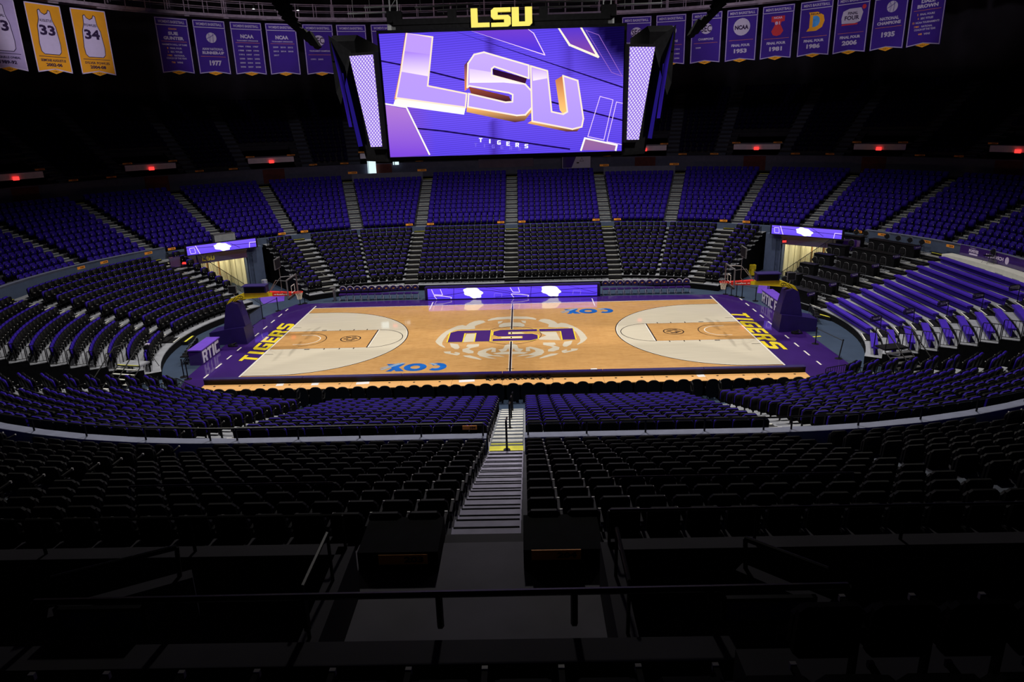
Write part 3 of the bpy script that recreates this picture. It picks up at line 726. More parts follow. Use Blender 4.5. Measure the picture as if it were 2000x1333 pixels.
# background of the screen as a coloured grid
def lerp(a, b, t): return tuple(x+(y-x)*t for x, y in zip(a, b))
mb = MB(); NX, NY = 40, 22; vs = []; cs = []
for j in range(NY+1):
    for i in range(NX+1):
        u, v = i/NX, j/NY; vs.append(scr(u, v, .03))
        c = s2l((116, 88, 252)); c = lerp(c, s2l((82, 58, 234)), min(1, abs(v-.5)*1.3))
        dk = max(0, (u-.78)/.22)*max(0, (v-.55)/.45); c = lerp(c, s2l((14, 6, 60)), min(1, dk*1.9))
        sh = math.exp(-((u-.455)/.018)**2)*(.6 if (v > .65 or v < .3) else 0)+math.exp(-((u-.77)/.02)**2)*.4*(v > .6); c = lerp(c, s2l((50, 20, 120)), min(1, sh))
        lf = max(0, 1-u/.2)*(v < .42); c = lerp(c, s2l((140, 80, 190)), min(.6, lf))
        cs.append(c)
mb.add(vs, [(j*(NX+1)+i, j*(NX+1)+i+1, (j+1)*(NX+1)+i+1, (j+1)*(NX+1)+i) for j in range(NY) for i in range(NX)], 0, cs)
scrn = obj('video_screen', mb, m_scr, board)
pic = MB(); LAY = [0]
def poly(pts, col, alt=None):
    """screen polygon in picture units with vertical blend col (top) -> alt (bottom)"""
    LAY[0] += 1; w = .032+.0006*LAY[0]; ys = [p[1] for p in pts]; y0, y1 = min(ys), max(ys); cs = []
    for x, y in pts:
        t = (y-y0)/max(1, y1-y0); cs.append(lerp(s2l(col), s2l(alt), t) if alt else s2l(col))
    pic.add([scr(min(1, max(0, q2uv(*p)[0])), min(1, max(0, q2uv(*p)[1])), w) for p in pts], [tuple(range(len(pts)))], 0, cs)
def stroke(pts, wd_, col, closed=False):
    LAY[0] += 1; w = .032+.0006*LAY[0]; n = len(pts); c = s2l(col)
    for i in range(n if closed else n-1):
        a, b = pts[i], pts[(i+1) % n]; dx, dy = b[0]-a[0], b[1]-a[1]; d = math.hypot(dx, dy) or 1
        ex, ey = dx/d*wd_*.4, dy/d*wd_*.4; nx, ny = -dy/d*wd_/2, dx/d*wd_/2
        q = [(a[0]-ex+nx, a[1]-ey+ny), (b[0]+ex+nx, b[1]+ey+ny), (b[0]+ex-nx, b[1]+ey-ny), (a[0]-ex-nx, a[1]-ey-ny)]
        pic.add([scr(min(1, max(0, q2uv(*p)[0])), min(1, max(0, q2uv(*p)[1])), w) for p in q], [(0, 1, 2, 3)], 0, [c]*4)
# seams between the projected panels
for pts in ([(720, 181), (1690, 506)], [(285, 357), (400, 378)], [(560, 415), (1150, 560), (1690, 698)], [(320, 732), (650, 765), (900, 800), (1380, 870)]): stroke(pts, 9, (22, 8, 70))
poly([(815, 178), (1150, 166), (1240, 320)], (110, 60, 200), (70, 48, 220)); stroke([(815, 178), (1240, 320), (1175, 195), (1145, 166)], 5, (250, 215, 240))
poly([(1325, 160), (1455, 157), (1550, 330), (1385, 262)], (84, 52, 200), (130, 70, 150)); stroke([(1325, 160), (1385, 262), (1550, 330), (1455, 157)], 13, (255, 236, 215))
stroke([(1480, 178), (1555, 205), (1690, 443), (1628, 420), (1480, 178)], 3, (150, 100, 190))
poly([(310, 612), (430, 635), (560, 905), (340, 917)], (172, 120, 205), (120, 66, 215)); stroke([(305, 606), (432, 626), (566, 902)], 9, (255, 240, 232))
stroke([(1560, 560), (1635, 580), (1580, 815), (1487, 795)], 4, (230, 200, 245), True); stroke([(1690, 600), (1655, 592), (1598, 825), (1685, 842)], 4, (230, 200, 245))
poly([(1470, 805), (1655, 845), (1645, 878), (1447, 876)], (150, 105, 150), (140, 90, 160)); stroke([(1447, 876), (1470, 805), (1655, 845), (1648, 876)], 10, (255, 246, 236))
# L
Lo = [(432, 188), (585, 218), (556, 500), (783, 545), (776, 625), (372, 570), (400, 415)]
poly([(372, 560), (780, 615), (768, 668), (355, 612)], (255, 236, 220), (250, 248, 255))
poly([(425, 190), (440, 190), (385, 575), (360, 580), (392, 420)], (120, 50, 30), (230, 150, 90))
poly(Lo, (186, 150, 252), (178, 150, 252))
poly([(420, 300), (574, 318), (562, 445), (403, 418)], (165, 125, 248), (244, 226, 255))
stroke(Lo, 9, (255, 225, 200), True)
# S
So = [(787, 508), (792, 370), (828, 318), (885, 305), (1146, 380), (1146, 455), (945, 388), (930, 400), (930, 438), (1125, 490), (1162, 530), (1163, 625), (1125, 668), (1075, 672), (790, 622), (795, 545), (1010, 595), (1050, 592), (1052, 550), (1030, 540), (800, 500)]
poly([(770, 380), (795, 350), (797, 510), (772, 530)], (40, 16, 90), (230, 140, 80))
poly([(785, 620), (1075, 670), (1163, 620), (1163, 650), (1120, 702), (1065, 712), (782, 652)], (255, 190, 110), (70, 20, 50))
poly([(795, 505), (1030, 560), (1045, 590), (1010, 598), (810, 545)], (150, 70, 50), (28, 8, 40)); poly([(935, 400), (1135, 455), (1125, 488), (940, 440)], (30, 8, 40), (60, 20, 50))
poly(So, (196, 168, 252), (176, 150, 252))
poly([(800, 400), (930, 420), (930, 442), (1118, 492), (1000, 480), (800, 482)], (215, 190, 255), (252, 240, 255))
stroke(So, 9, (255, 232, 214), True)
# U
Uo = [(1157, 384), (1254, 412), (1278, 650), (1345, 664), (1369, 650), (1345, 440), (1430, 468), (1462, 690), (1452, 738), (1398, 752), (1165, 706)]
poly([(1165, 700), (1398, 748), (1455, 730), (1425, 765), (1362, 766), (1137, 718)], (255, 190, 110), (80, 26, 50))
poly([(1300, 466), (1345, 438), (1369, 650), (1345, 664), (1325, 640)], (190, 110, 70), (255, 200, 120))
poly(Uo, (190, 160, 252), (172, 146, 252))
poly([(1165, 395), (1248, 418), (1253, 455), (1170, 470)], (200, 165, 255), (246, 232, 255))
stroke(Uo, 9, (255, 228, 205), True)
obj('video_picture', pic, m_scr2, board)
tx = MB()
def tg(tx_, s, x0, y0, x1, y1, wd_, hh, col, lay):
    for k, ch in enumerate(s):
        t = k/(len(s)-1); cx_ = x0+(x1-x0)*t; cy_ = y0+(y1-y0)*t
        for pl in BL[ch]:
            pts = [(cx_+(u-.5)*wd_, cy_+(.5-v)*hh) for u, v in pl]
            tx_.add([scr(*q2uv(*p), lay) for p in pts], [tuple(range(len(pts)))], 0, [s2l(col)]*len(pts))
tg(tx, 'TIGERS', 836, 846, 1090, 868, 17, 22, (112, 92, 225), .075); tg(tx, 'TIGERS', 865, 817, 1130, 852, 21, 25, (250, 248, 255), .08)
obj('screen_lettering', tx, m_scr2, board)
# corner pixel panels
for sg in (-1, 1):
    P4 = [(sg*5.94, -5.42, 15.75), (sg*7.36, -4.12, 15.82), (sg*6.74, -3.80, 11.49), (sg*6.02, -4.52, 11.52)]
    mb = MB(); n = Vector((sg*.68, -.72, 0))*.16
    A = [Vector(p)+n for p in P4]; B = [p-n*1.5 for p in A]
    mb.add([tuple(p) for p in A], [(0, 1, 2, 3) if sg > 0 else (3, 2, 1, 0)], 0); obj('corner_screen', mb, m_dots, board)
    mb = MB(); c = sum(A, Vector())/4; F_ = [c+(p-c)*1.06-n*.1 for p in A]; K = [p-n*6 for p in F_]
    mb.add([tuple(p) for p in F_+K], [(0, 1, 2, 3), (4, 5, 6, 7), (0, 1, 5, 4), (1, 2, 6, 5), (2, 3, 7, 6), (3, 0, 4, 7)]); obj('corner_frame', mb, m_blk, board)
    # outer wing with the end screen seen edge on
    mb = MB(); mb.add([(sg*8.05, -3.6, 15.1), (sg*8.05, 3.6, 15.1), (sg*7.6, 3.4, 11.5), (sg*7.6, -3.4, 11.5)], [(0, 1, 2, 3)], 0, [s2l((28, 18, 100))]*4)
    mb.add([(sg*8.62, -3.2, 16.9), (sg*8.0, -3.9, 15.1), (sg*7.75, -3.75, 12.5), (sg*7.98, -3.45, 12.5), (sg*8.3, -3.45, 15.1)], [(0, 1, 2, 3, 4)], 0, [s2l((10, 6, 34))]*2+[s2l((36, 20, 118))]*2+[s2l((36, 20, 118))])
    obj('end_screen', mb, m_scr2, board)
    mb = MB(); mb.add([(sg*8.65, -3.25, 16.9), (sg*7.5, -3.75, 16.1), (sg*7.4, -4.1, 15.9), (sg*8.3, -3.4, 13.6), (sg*8.6, -2.9, 14.2)], [(0, 1, 2, 3, 4)]); obj('wing_panel', mb, m_dark, board)
# top frame and gold letters
mb = MB(); mb.box((0.05, -4.6, 16.98), (10.1, .5, .3)); mb.box((.05, -4.7, 17.2), (10.3, .35, .26)); 
for x in (-5.05, 5.15, -2.3, 2.05): mb.box((x, -4.6, 17.45), (.4 if abs(x) < 3 else .7, .4, .5))
obj('top_frame', mb, m_dark, board)
mb = MB(); z0, z1 = 16.80, 17.62
for ch, x0, x1 in (('L', -1.36, -.50), ('S', -.42, .50), ('U', .55, 1.50)):
    for pl in BL[ch]: mb.prism([(x0+(x1-x0)*u+(v-.5)*.0, z0+(z1-z0)*v) for u, v in pl], lambda u, v, w: (u, -5.42+w, v), .28)
obj('gold_lettering', mb, m_lgold, board)
mb = MB()
for sg in (-1, 1):
    for q in (-.18, .18):
        for k in range(8):
            z = 17.3+k*.55; mb.box((sg*5.1+q, -4.4, z+.27), (.05, .05, .55)); mb.tube([(sg*5.1-.18, -4.4, z), (sg*5.1+.18, -4.4, z+.5)], .02, 4)
    mb.box((sg*5.1, -4.5, 17.0), (.62, .4, .3))
obj('hanging_truss', mb, m_chrome, board)
mb = MB(); mb.box((0, -3.9, 10.74), (2.2, .3, .1)); mb.box((0, 0, 10.4), (3.0, 3.0, .5)); obj('bottom_rail', mb, m_grey, board)

# rigging pipes above the scoreboard
for k, (x0, x1, z0_, z1_, lab) in enumerate([(-7.19, -5.5, 18.42, 18.44, 'bright metal rigging pipe left of the truss, upper'), (-8.08, -5.5, 18.15, 18.17, 'bright metal rigging pipe left of the truss, lower'),
        (-4.54, -1.45, 18.35, 18.45, 'long bright rigging pipe above the gold letters, left part'), (-3.34, -1.1, 18.19, 18.23, 'bright rigging pipe just behind the gold letters, lower left'),
        (2.0, 4.6, 18.18, 18.14, 'bright rigging pipe right of the gold letters'), (6.1, 8.34, 18.19, 18.2, 'bright metal rigging pipe right of the truss'), (.8, 5.07, 18.46, 18.39, 'thin bright rigging pipe at the top edge')]):
    y = -1.0
    mb = MB(); mb.tube([(x0, y, z0_), (x1, y, z1_)], .045, 6)
    for x in np.arange(x0+.3, x1, 1.9): mb.tube([(x, y, z0_-.2), (x, y, z0_+2.6)], .02, 4)
    tag(obj('rigging_pipe', mb, m_chrome), lab, 'pipe', 'rigging pipes above the scoreboard')
# line array speakers
def line_array(x, y, label, cur):
    t = thing('line_array_speaker', label, 'speaker', (x, y, 17.45), 0, 'hanging line array speakers')
    cab = MB(); cab.add([(-.48, -.4, -.155), (.48, -.4, -.155), (.48, .4, -.14), (-.48, .4, -.14), (-.48, -.4, .155), (.48, -.4, .155), (.48, .4, .14), (-.48, .4, .14)],
                        [(3, 2, 1, 0), (4, 5, 6, 7), (0, 1, 5, 4), (1, 2, 6, 5), (2, 3, 7, 6), (3, 0, 4, 7)]); cm = cab.mesh('cabinet', m_dark)
    px_, pz = 0.0, 0.0
    for k in range(10):
        a = math.radians(60-k*5.5)
        o = bpy.data.objects.new('cabinet', cm); COL.objects.link(o); o.parent = t; o.location = (cur*px_, -px_*.2, pz); o.rotation_euler = (0, cur*-a if False else cur*a, 0)
        px_ -= sin(a)*.34; pz += cos(a)*.34
    mb = MB(); mb.tube([(cur*px_, 0, pz), (cur*px_, 0, pz+6)], .03, 4); obj('hanging_cable', mb, m_blkm, t)
line_array(-11.35, 4.0, 'black curved line array speaker hanging in front of the women banners', 1)
line_array(11.25, 4.0, 'black curved line array speaker hanging in front of the men banners', -1)

# ================================================================= CATWALK
cw = thing('catwalk', 'grey ring catwalk with railings above the banners', 'catwalk')
fl = MB(); r1 = MB()
for sg in (1, -1):
    for ra, rb in ((25.0, 25.9),):
        a = full_range(ra, 0, 120)[sg]; b = full_range(rb, 0, 120)[sg]
        strip(fl, a, 21.15, b, 21.15); strip(fl, a, 21.06, a, 21.28); strip(fl, b, 21.06, b, 21.25)
obj('walkway', fl, m_catw, cw)
for sg in (1, -1):
    for ra in (25.0, 25.9):
        for z in (21.75, 22.25):
            p = full_range(ra, 0, 110)[sg]; r1.tube([(x, y, z) for x, y in p], .03, 4)
obj('handrail', r1, m_catw, cw)
post = MB(); post.box((0, 0, .6), (.06, .06, 1.2)); pme = post.mesh('post', m_catw)
hp = MB(); hp.box((0, 0, 2.4), (.1, .1, 4.8)); hme = hp.mesh('hanger', m_catw)
k = 0
for sg in (1, -1):
    s = 0.6
    while s < CX+25*math.radians(100):
        for ra in (25.0, 25.9):
            x, y, th = P_of(sg*s*(1 if ra < 26 else 1.0), ra); link('post', pme, cw, (x, y, 21.1), -th)
        if k % 3 == 0: x, y, th = P_of(sg*s, 25.45); link('hanger', hme, cw, (x, y, 21.1), -th)
        s += 1.45; k += 1
for i, (sx, sy) in enumerate([(-20.6, 21.2), (-19.0, 21.9), (-17.4, 22.6)]):
    t = thing('work_light', 'small round white lamp on the catwalk, %s of three left of the scoreboard' % ORD[i], 'lamp', (sx, sy, 21.9), group='catwalk lamps')
    mb = MB(); mb.cyl((0, 0, -.15), .12, .3, 8); obj('housing', mb, m_blk, t); mb = MB(); mb.cyl((0, -.02, -.17), .1, .03, 8); obj('lens', mb, m_lamp, t)

# ================================================================= BANNERS
def banner(P0, P1, cloth, label, content, zt=20.62, zb=16.68, border=m_bgrey, header=None):
    x0, y0 = P0; x1, y1 = P1; L = math.hypot(x1-x0, y1-y0); dx, dy = (x1-x0)/L, (y1-y0)/L; nx, ny = dy, -dx   # towards the court
    cx_, cy_ = (x0+x1)/2, (y0+y1)/2; W = 2.45; Hh = zt-zb
    t = thing('championship_banner' if border is m_bgrey else 'retired_jersey_banner', label, 'banner', (cx_, cy_, zb), 0, 'banners hanging from the catwalk')
    fn = lambda u, v, w=0.0: ((u-.5)*W*dx+nx*w, (u-.5)*W*dy+ny*w, v*Hh)
    mb = MB(); mb.prism([(0, 0), (.5, .045), (1, 0), (1, 1), (0, 1)], lambda u, v, w: fn(u, v, w-.02), .02); obj('cloth', mb, cloth, t)
    mb = MB()
    def bd(mb, pts, wd_, w, closed=True):
        P_ = [(p[0]*W, p[1]*Hh) for p in pts]; n = len(P_); c = (sum(p[0] for p in P_)/n, sum(p[1] for p in P_)/n)
        for i in range(n if closed else n-1):
            a, b = P_[i], P_[(i+1) % n]; ddx, ddy = b[0]-a[0], b[1]-a[1]; d = math.hypot(ddx, ddy); qx, qy = -ddy/d*wd_/2, ddx/d*wd_/2; ex, ey = ddx/d*wd_/2, ddy/d*wd_/2
            mb.add([fn(X/W, Y/Hh, w) for X, Y in ((a[0]-ex+qx, a[1]-ey+qy), (b[0]+ex+qx, b[1]+ey+qy), (b[0]+ex-qx, b[1]+ey-qy), (a[0]-ex-qx, a[1]-ey-qy))], [(0, 1, 2, 3)])
    if header:
        bd(mb, [(.02, .865), (.98, .865), (.98, .985), (.02, .985)], .05, .006); bd(mb, [(.025, .845), (.025, .015), (.5, .055), (.975, .015), (.975, .845)], .05, .006, False)
    else: bd(mb, [(.012, .008), (.5, .053), (.988, .008), (.988, .992), (.012, .992)], .07, .006)
    obj('border', mb, border, t)
    mb = MB(); mb.prism([(.28, .022), (.5, .05), (.72, .022), (.5, -.02)], lambda u, v, w: fn(u, v, .012+w), .01); g = obj('gold_tab', mb, m_bgold, t)
    mb = MB(); put_text(mb, 'LSU', fn, .5, .016, .13, .016, .028); obj('tab_lettering', mb, m_blk, t)
    groups = {}
    for it in content:
        k = it[0]
        if k == 'T': _, s, u, v, w, h, m = it[:7]; put_text(groups.setdefault(m, MB()), s, fn, u, v, w, h, .008, 0, .05)
        elif k == 'B': _, u, v, w, h, m = it; groups.setdefault(m, MB()).flat([(u-w/2, v-h/2), (u+w/2, v-h/2), (u+w/2, v+h/2), (u-w/2, v+h/2)], fn, .007)
        elif k == 'P': _, pts, m, lay = it; groups.setdefault(m, MB()).flat(pts, fn, .008+.003*lay)
        elif k == 'O': _, pts, m, wd_ = it; bd(groups.setdefault(m, MB()), pts, wd_, .014)
    if header: put_text(groups.setdefault(m_bgrey, MB()), header, fn, .5, .925, .8, .05, .008, 0, .02)
    for m, mbx in groups.items(): obj('lettering' if m in (m_bgrey, m_bwhite, m_blk) else 'printing', mbx, m, t)
    return t
def ell(u, v, ru, rv, n=20): return [(u+ru*cos(2*PI*i/n), v+rv*sin(2*PI*i/n)) for i in range(n)]
m_ink = mat('banner_ink', s2l((44, 22, 66)), .8, var=.1)
def jersey(num, name1, full, years, inner):
    J = [(.30, .93), (.36, .945), (.40, .90), (.50, .875), (.60, .90), (.64, .945), (.70, .93), (.72, .80), (.80, .70), (.85, .45), (.83, .34), (.75, .30), (.25, .30), (.17, .34), (.15, .45), (.20, .70), (.28, .80)]
    J = [(.5+(x-.5)*.86, y-.03) for x, y in J]
    c = [('P', J, inner, 1), ('O', J, m_ink, .045), ('T', name1, .5, .76, .34, .04, m_ink), ('T', num, .5, .62, .44, .15, m_ink), ('B', .5, .235, .78, .008, m_ink),
         ('T', full, .5, .18, .72, .038, m_ink), ('T', years, .5, .115, .46, .05, m_ink)]
    return [(x if x[0] != 'T' else x) for x in c]
def jb(P0, P1, cloth, lab, *a, **k):
    c = jersey(*a)
    # printing sits above the jersey shape
    t = banner(P0, P1, cloth, lab, [x for x in c if x[0] != 'T'], border=m_bwhite, **k)
    return t, c
def jersey_banner(P0, P1, cloth, lab, *a):
    t = banner(P0, P1, cloth, lab, [], border=m_bwhite, zb=16.42)
    x0, y0 = P0; x1, y1 = P1; L = math.hypot(x1-x0, y1-y0); dx, dy = (x1-x0)/L, (y1-y0)/L; nx, ny = dy, -dx; W = 2.45; Hh = 20.62-16.42
    fn = lambda u, v, w=0.0: ((u-.5)*W*dx+nx*w, (u-.5)*W*dy+ny*w, v*Hh)
    ink = MB(); J = MB()
    for it in jersey(*a):
        if it[0] == 'P': J.flat(it[1], fn, .012)
        elif it[0] == 'O':
            n = len(it[1])
            for i in range(n):
                p, q = it[1][i], it[1][(i+1) % n]; ddx, ddy = (q[0]-p[0])*W, (q[1]-p[1])*Hh; d = math.hypot(ddx, ddy); ax, ay = -ddy/d*.022/W, ddx/d*.022/Hh
                ink.add([fn(p[0]+ax, p[1]+ay, .018), fn(q[0]+ax, q[1]+ay, .018), fn(q[0]-ax, q[1]-ay, .018), fn(p[0]-ax, p[1]-ay, .018)], [(0, 1, 2, 3)])
        elif it[0] == 'T': put_text(ink, it[1], fn, it[2], it[3], it[4], it[5], .02, 0, .04)
        elif it[0] == 'B': ink.flat([(it[1]-it[3]/2, it[2]-.004), (it[1]+it[3]/2, it[2]-.004), (it[1]+it[3]/2, it[2]+.004), (it[1]-it[3]/2, it[2]+.004)], fn, .02)
    obj('jersey_print', J, m_bwhite, t); obj('lettering', ink, m_ink, t)
m_bwhite2 = mat('banner_pale', s2l((176, 158, 205)), .8, var=.04)
jersey_banner((-31.4, 4.4), (-30.64, 6.74), m_bwhite2, 'pale retired jersey banner cut off by the picture edge', '33', "O'NEAL", "SHAQUILLE O'NEAL", '1989-92', m_bwhite)
jersey_banner((-30.42, 7.41), (-29.57, 9.67), m_bgold, 'gold retired jersey banner numbered 33, next to the pale one', '33', 'AUGUSTUS', 'SEIMONE AUGUSTUS', '2002-06', m_bwhite)
jersey_banner((-29.27, 10.3), (-28.11, 12.45), m_bgold, 'gold retired jersey banner numbered 34, nearest the purple banners', '34', 'FOWLES', 'SYLVIA FOWLES', '2004-08', m_bwhite)
WB, MBk = "WOMEN'S BASKETBALL", "MEN'S BASKETBALL"
G_ = m_bgrey; O_ = m_bor
def ball(u, v): 
    return [('P', ell(u, v, .16, .095), G_, 1)]+[('O', [(u-.15, v-.02), (u-.05, v+.0), (u+.12, v+.07)], m_bpurple, .02), ('O', [(u-.06, v-.09), (u-.02, v+.02), (u-.08, v+.08)], m_bpurple, .02), ('O', [(u+.04, v-.09), (u+.07, v+.0), (u+.05, v+.09)], m_bpurple, .02)]
def sec(u, v): return [('P', ell(u, v, .19, .105), G_, 1)]
def secT(t, fnw=None): pass
def years(rows, y0, dy, x0=.26, dx=.24, h=.03):
    o = []
    for j, rw in enumerate(rows):
        for i, s in enumerate(rw): o.append(('T', s, x0+i*dx, y0-j*dy, .17, h, G_))
    return o
L_ = lambda v: ('B', .5, v, .78, .006, O_)
banner((-26.09, 15.3), (-24.4, 17.14), m_bpurple, 'purple womens banner with a coach tribute in six lines', [('T', 'COACH', .5, .80, .24, .03, m_bgold), ('T', 'SUE', .5, .72, .3, .06, G_), ('T', 'GUNTER', .5, .635, .62, .06, G_), L_(.575),
    ('T', 'NAISMITH HALL OF FAME', .5, .52, .76, .032, G_), ('T', '1', .27, .455, .03, .032, m_bgold), ('T', 'FINAL FOUR', .52, .455, .36, .032, G_), ('T', '2', .27, .39, .03, .032, m_bgold), ('T', 'SEC TITLES', .52, .39, .36, .032, G_),
    ('T', '1983', .3, .325, .14, .032, m_bgold), ('T', 'NATIONAL', .6, .325, .32, .032, G_), ('T', 'COACH OF THE YEAR', .5, .275, .62, .032, G_), ('T', '708', .38, .2, .11, .032, m_bgold), ('T', 'WINS', .58, .2, .18, .032, G_)], header=WB)
banner((-24.15, 17.38), (-22.3, 18.98), m_bpurple, 'purple womens banner with a basketball and 1977', ball(.52, .68)+[('T', 'AIAW NATIONAL', .52, .47, .66, .045, G_), ('T', 'RUNNER-UP', .52, .40, .68, .055, G_), L_(.33), ('T', '1977', .55, .21, .38, .1, G_)], header=WB)
banner((-22.01, 19.2), (-19.93, 20.6), m_bpurple, 'purple womens banner with eighteen tournament years', [('T', 'NCAA', .5, .73, .42, .075, G_), ('T', 'TOURNAMENT APPEARANCES', .5, .65, .68, .025, G_), L_(.61)]+years([['1984', '1986', '1987'], ['1988', '1989', '1990'], ['1991', '1997', '1999'], ['2000', '2001', '2002'], ['2003', '2004', '2005'], ['2006', '2007', '2008']], .54, .078), header=WB)
banner((-19.68, 20.74), (-17.52, 21.86), m_bpurple, 'purple womens banner with seven tournament years', [('T', 'NCAA', .5, .73, .42, .075, G_), ('T', 'TOURNAMENT APPEARANCES', .5, .65, .68, .025, G_), L_(.61)]+years([['2009', '2010', '2012'], ['2013', '2014', '2015'], ['2017']], .54, .078), header=WB)
def sec_banner(P0, P1, lab, lines, header, sub, yrs, n=0):
    return banner(P0, P1, m_bpurple, lab, sec(.5, .68)+[('T', sub, .5, .475, .68 if len(sub) > 10 else .5, .03 if len(sub) > 10 else .045, G_), L_(.40)]+years(yrs, .31, .09), header=header)
for a in [((-17.02, 22.07), (-14.77, 22.9), 'purple womens tournament champions banner behind the left speaker', None, WB, 'TOURNAMENT CHAMPIONS', [['1991', '2003']]),
          ((-14.48, 22.99), (-12.06, 23.58), 'purple womens conference banner just left of the scoreboard', None, WB, 'CHAMPIONS', [['2005', '2006', '2008']]),
          ((9.62, 23.92), (12.14, 23.57), 'purple mens conference banner just right of the scoreboard', None, MBk, 'TOURNAMENT CHAMPIONS', [['1980']]),
          ((12.43, 23.51), (14.9, 22.86), 'purple mens champions banner partly behind the scoreboard wing', None, MBk, 'CHAMPIONS', [['1935', '1953', '1954'], ['1979', '1981', '1985'], ['1991', '2000', '2006']]),
          ((15.26, 22.75), (17.58, 21.83), 'purple mens champions banner behind the right speaker with 2009', None, MBk, 'CHAMPIONS', [['2009']])]:
    t = sec_banner(*a)
    x0, y0 = a[0]; x1, y1 = a[1]; L = math.hypot(x1-x0, y1-y0); dx, dy = (x1-x0)/L, (y1-y0)/L; nx, ny = dy, -dx; W = 2.45; Hh = 3.94
    mb = MB(); put_text(mb, 'SEC', lambda u, v, w=0.0: ((u-.5)*W*dx+nx*w, (u-.5)*W*dy+ny*w, v*Hh), .5, .68, .33, .13, .02, 0, .02); obj('emblem_lettering', mb, m_ink, t)
for a0, a1, lab in (((-11.7, 23.6), (-9.2, 23.95), 'purple banner top showing above the left part of the screen'), ((-8.8, 24), (-6.3, 24), 'purple banner top above the screen, second from the left truss'), ((2.6, 24), (5.1, 24), 'purple banner top above the screen just right of the gold letters'), ((5.5, 24), (8.0, 24), 'purple banner top above the screen by the right truss')):
    banner(a0, a1, m_bpurple, lab, [], header=WB if a0[0] < 0 else MBk)
t = banner((17.87, 21.69), (20.1, 20.49), m_bpurple, 'purple mens banner with a round silver emblem and 1953', [('P', ell(.5, .66, .27, .165), G_, 1), L_(.41), ('T', 'FINAL FOUR', .5, .31, .6, .05, G_), ('T', '1953', .5, .2, .42, .085, G_)], header=MBk)
def dirs(P0, P1):
    x0, y0 = P0; x1, y1 = P1; L = math.hypot(x1-x0, y1-y0); dx, dy = (x1-x0)/L, (y1-y0)/L; nx, ny = dy, -dx; W = 2.45; Hh = 3.94
    return lambda u, v, w=0.0: ((u-.5)*W*dx+nx*w, (u-.5)*W*dy+ny*w, v*Hh)
f_ = dirs((17.87, 21.69), (20.1, 20.49)); mb = MB(); put_text(mb, 'NCAA', f_, .5, .65, .44, .085, .02, 0, .05); obj('emblem_lettering', mb, m_ink, t)
t = banner((20.33, 20.34), (22.39, 18.91), m_bpurple, 'purple mens banner with a red emblem and 1981', [('P', [(.3, .8), (.72, .8), (.72, .7), (.62, .69), (.6, .64), (.7, .52), (.62, .45), (.5, .43), (.38, .45), (.32, .52), (.42, .64), (.4, .69), (.3, .7)], m_bred, 1), L_(.385), ('T', 'FINAL FOUR', .5, .30, .6, .05, G_), ('T', '1981', .5, .19, .4, .085, G_)], header=MBk)
f_ = dirs((20.33, 20.34), (22.39, 18.91)); mb = MB(); put_text(mb, 'NCAA', f_, .51, .77, .26, .04, .02); put_text(mb, '81', f_, .5, .67, .15, .06, .02); obj('emblem_lettering', mb, m_bwhite, t)
t = banner((22.72, 18.64), (24.54, 17.01), m_bpurple, 'purple mens banner with a yellow and blue D emblem and 1986', [('P', [(.28, .8), (.55, .8), (.74, .73), (.78, .63), (.72, .52), (.55, .46), (.24, .46), (.32, .52), (.32, .75)], m_bgold, 1), L_(.36), ('T', 'FINAL FOUR', .5, .285, .62, .05, G_), ('T', '1986', .5, .185, .42, .085, G_)], header=MBk)
f_ = dirs((22.72, 18.64), (24.54, 17.01)); mb = MB(); mb.flat([(.42, .73), (.54, .73), (.62, .69), (.64, .62), (.6, .56), (.5, .53), (.42, .53)], f_, .02); obj('emblem_blue', mb, m_bblue, t)
mb = MB(); put_text(mb, 'NCAA', f_, .5, .765, .3, .03, .02); obj('emblem_lettering', mb, m_ink, t)
t = banner((24.76, 16.78), (26.34, 14.99), m_bpurple, 'purple mens banner with a pale arena style emblem and 2006', [('P', [(.22, .74), (.4, .78), (.75, .78), (.82, .7), (.76, .55), (.6, .52), (.2, .53), (.18, .62)], G_, 1), L_(.36), ('T', 'FINAL FOUR', .5, .285, .62, .05, G_), ('T', '2006', .5, .185, .46, .085, G_)], header=MBk)
f_ = dirs((24.76, 16.78), (26.34, 14.99)); mb = MB(); put_text(mb, 'FINAL', f_, .52, .70, .3, .05, .02); put_text(mb, 'FOUR', f_, .5, .62, .44, .075, .02); obj('emblem_lettering', mb, m_ink, t)
mb = MB(); mb.flat([(.22, .52), (.7, .52), (.68, .495), (.2, .495)], f_, .022); mb.flat(ell(.84, .79, .06, .04, 10), f_, .022); obj('emblem_red', mb, m_bred, t)
banner((26.58, 14.7), (27.94, 12.74), m_bpurple, 'purple mens banner with a basketball and 1935', ball(.55, .72)+[('T', 'NATIONAL', .5, .53, .56, .055, G_), ('T', 'CHAMPIONS', .5, .455, .7, .055, G_), L_(.385), ('T', '1935', .52, .26, .4, .09, G_)], header=MBk)
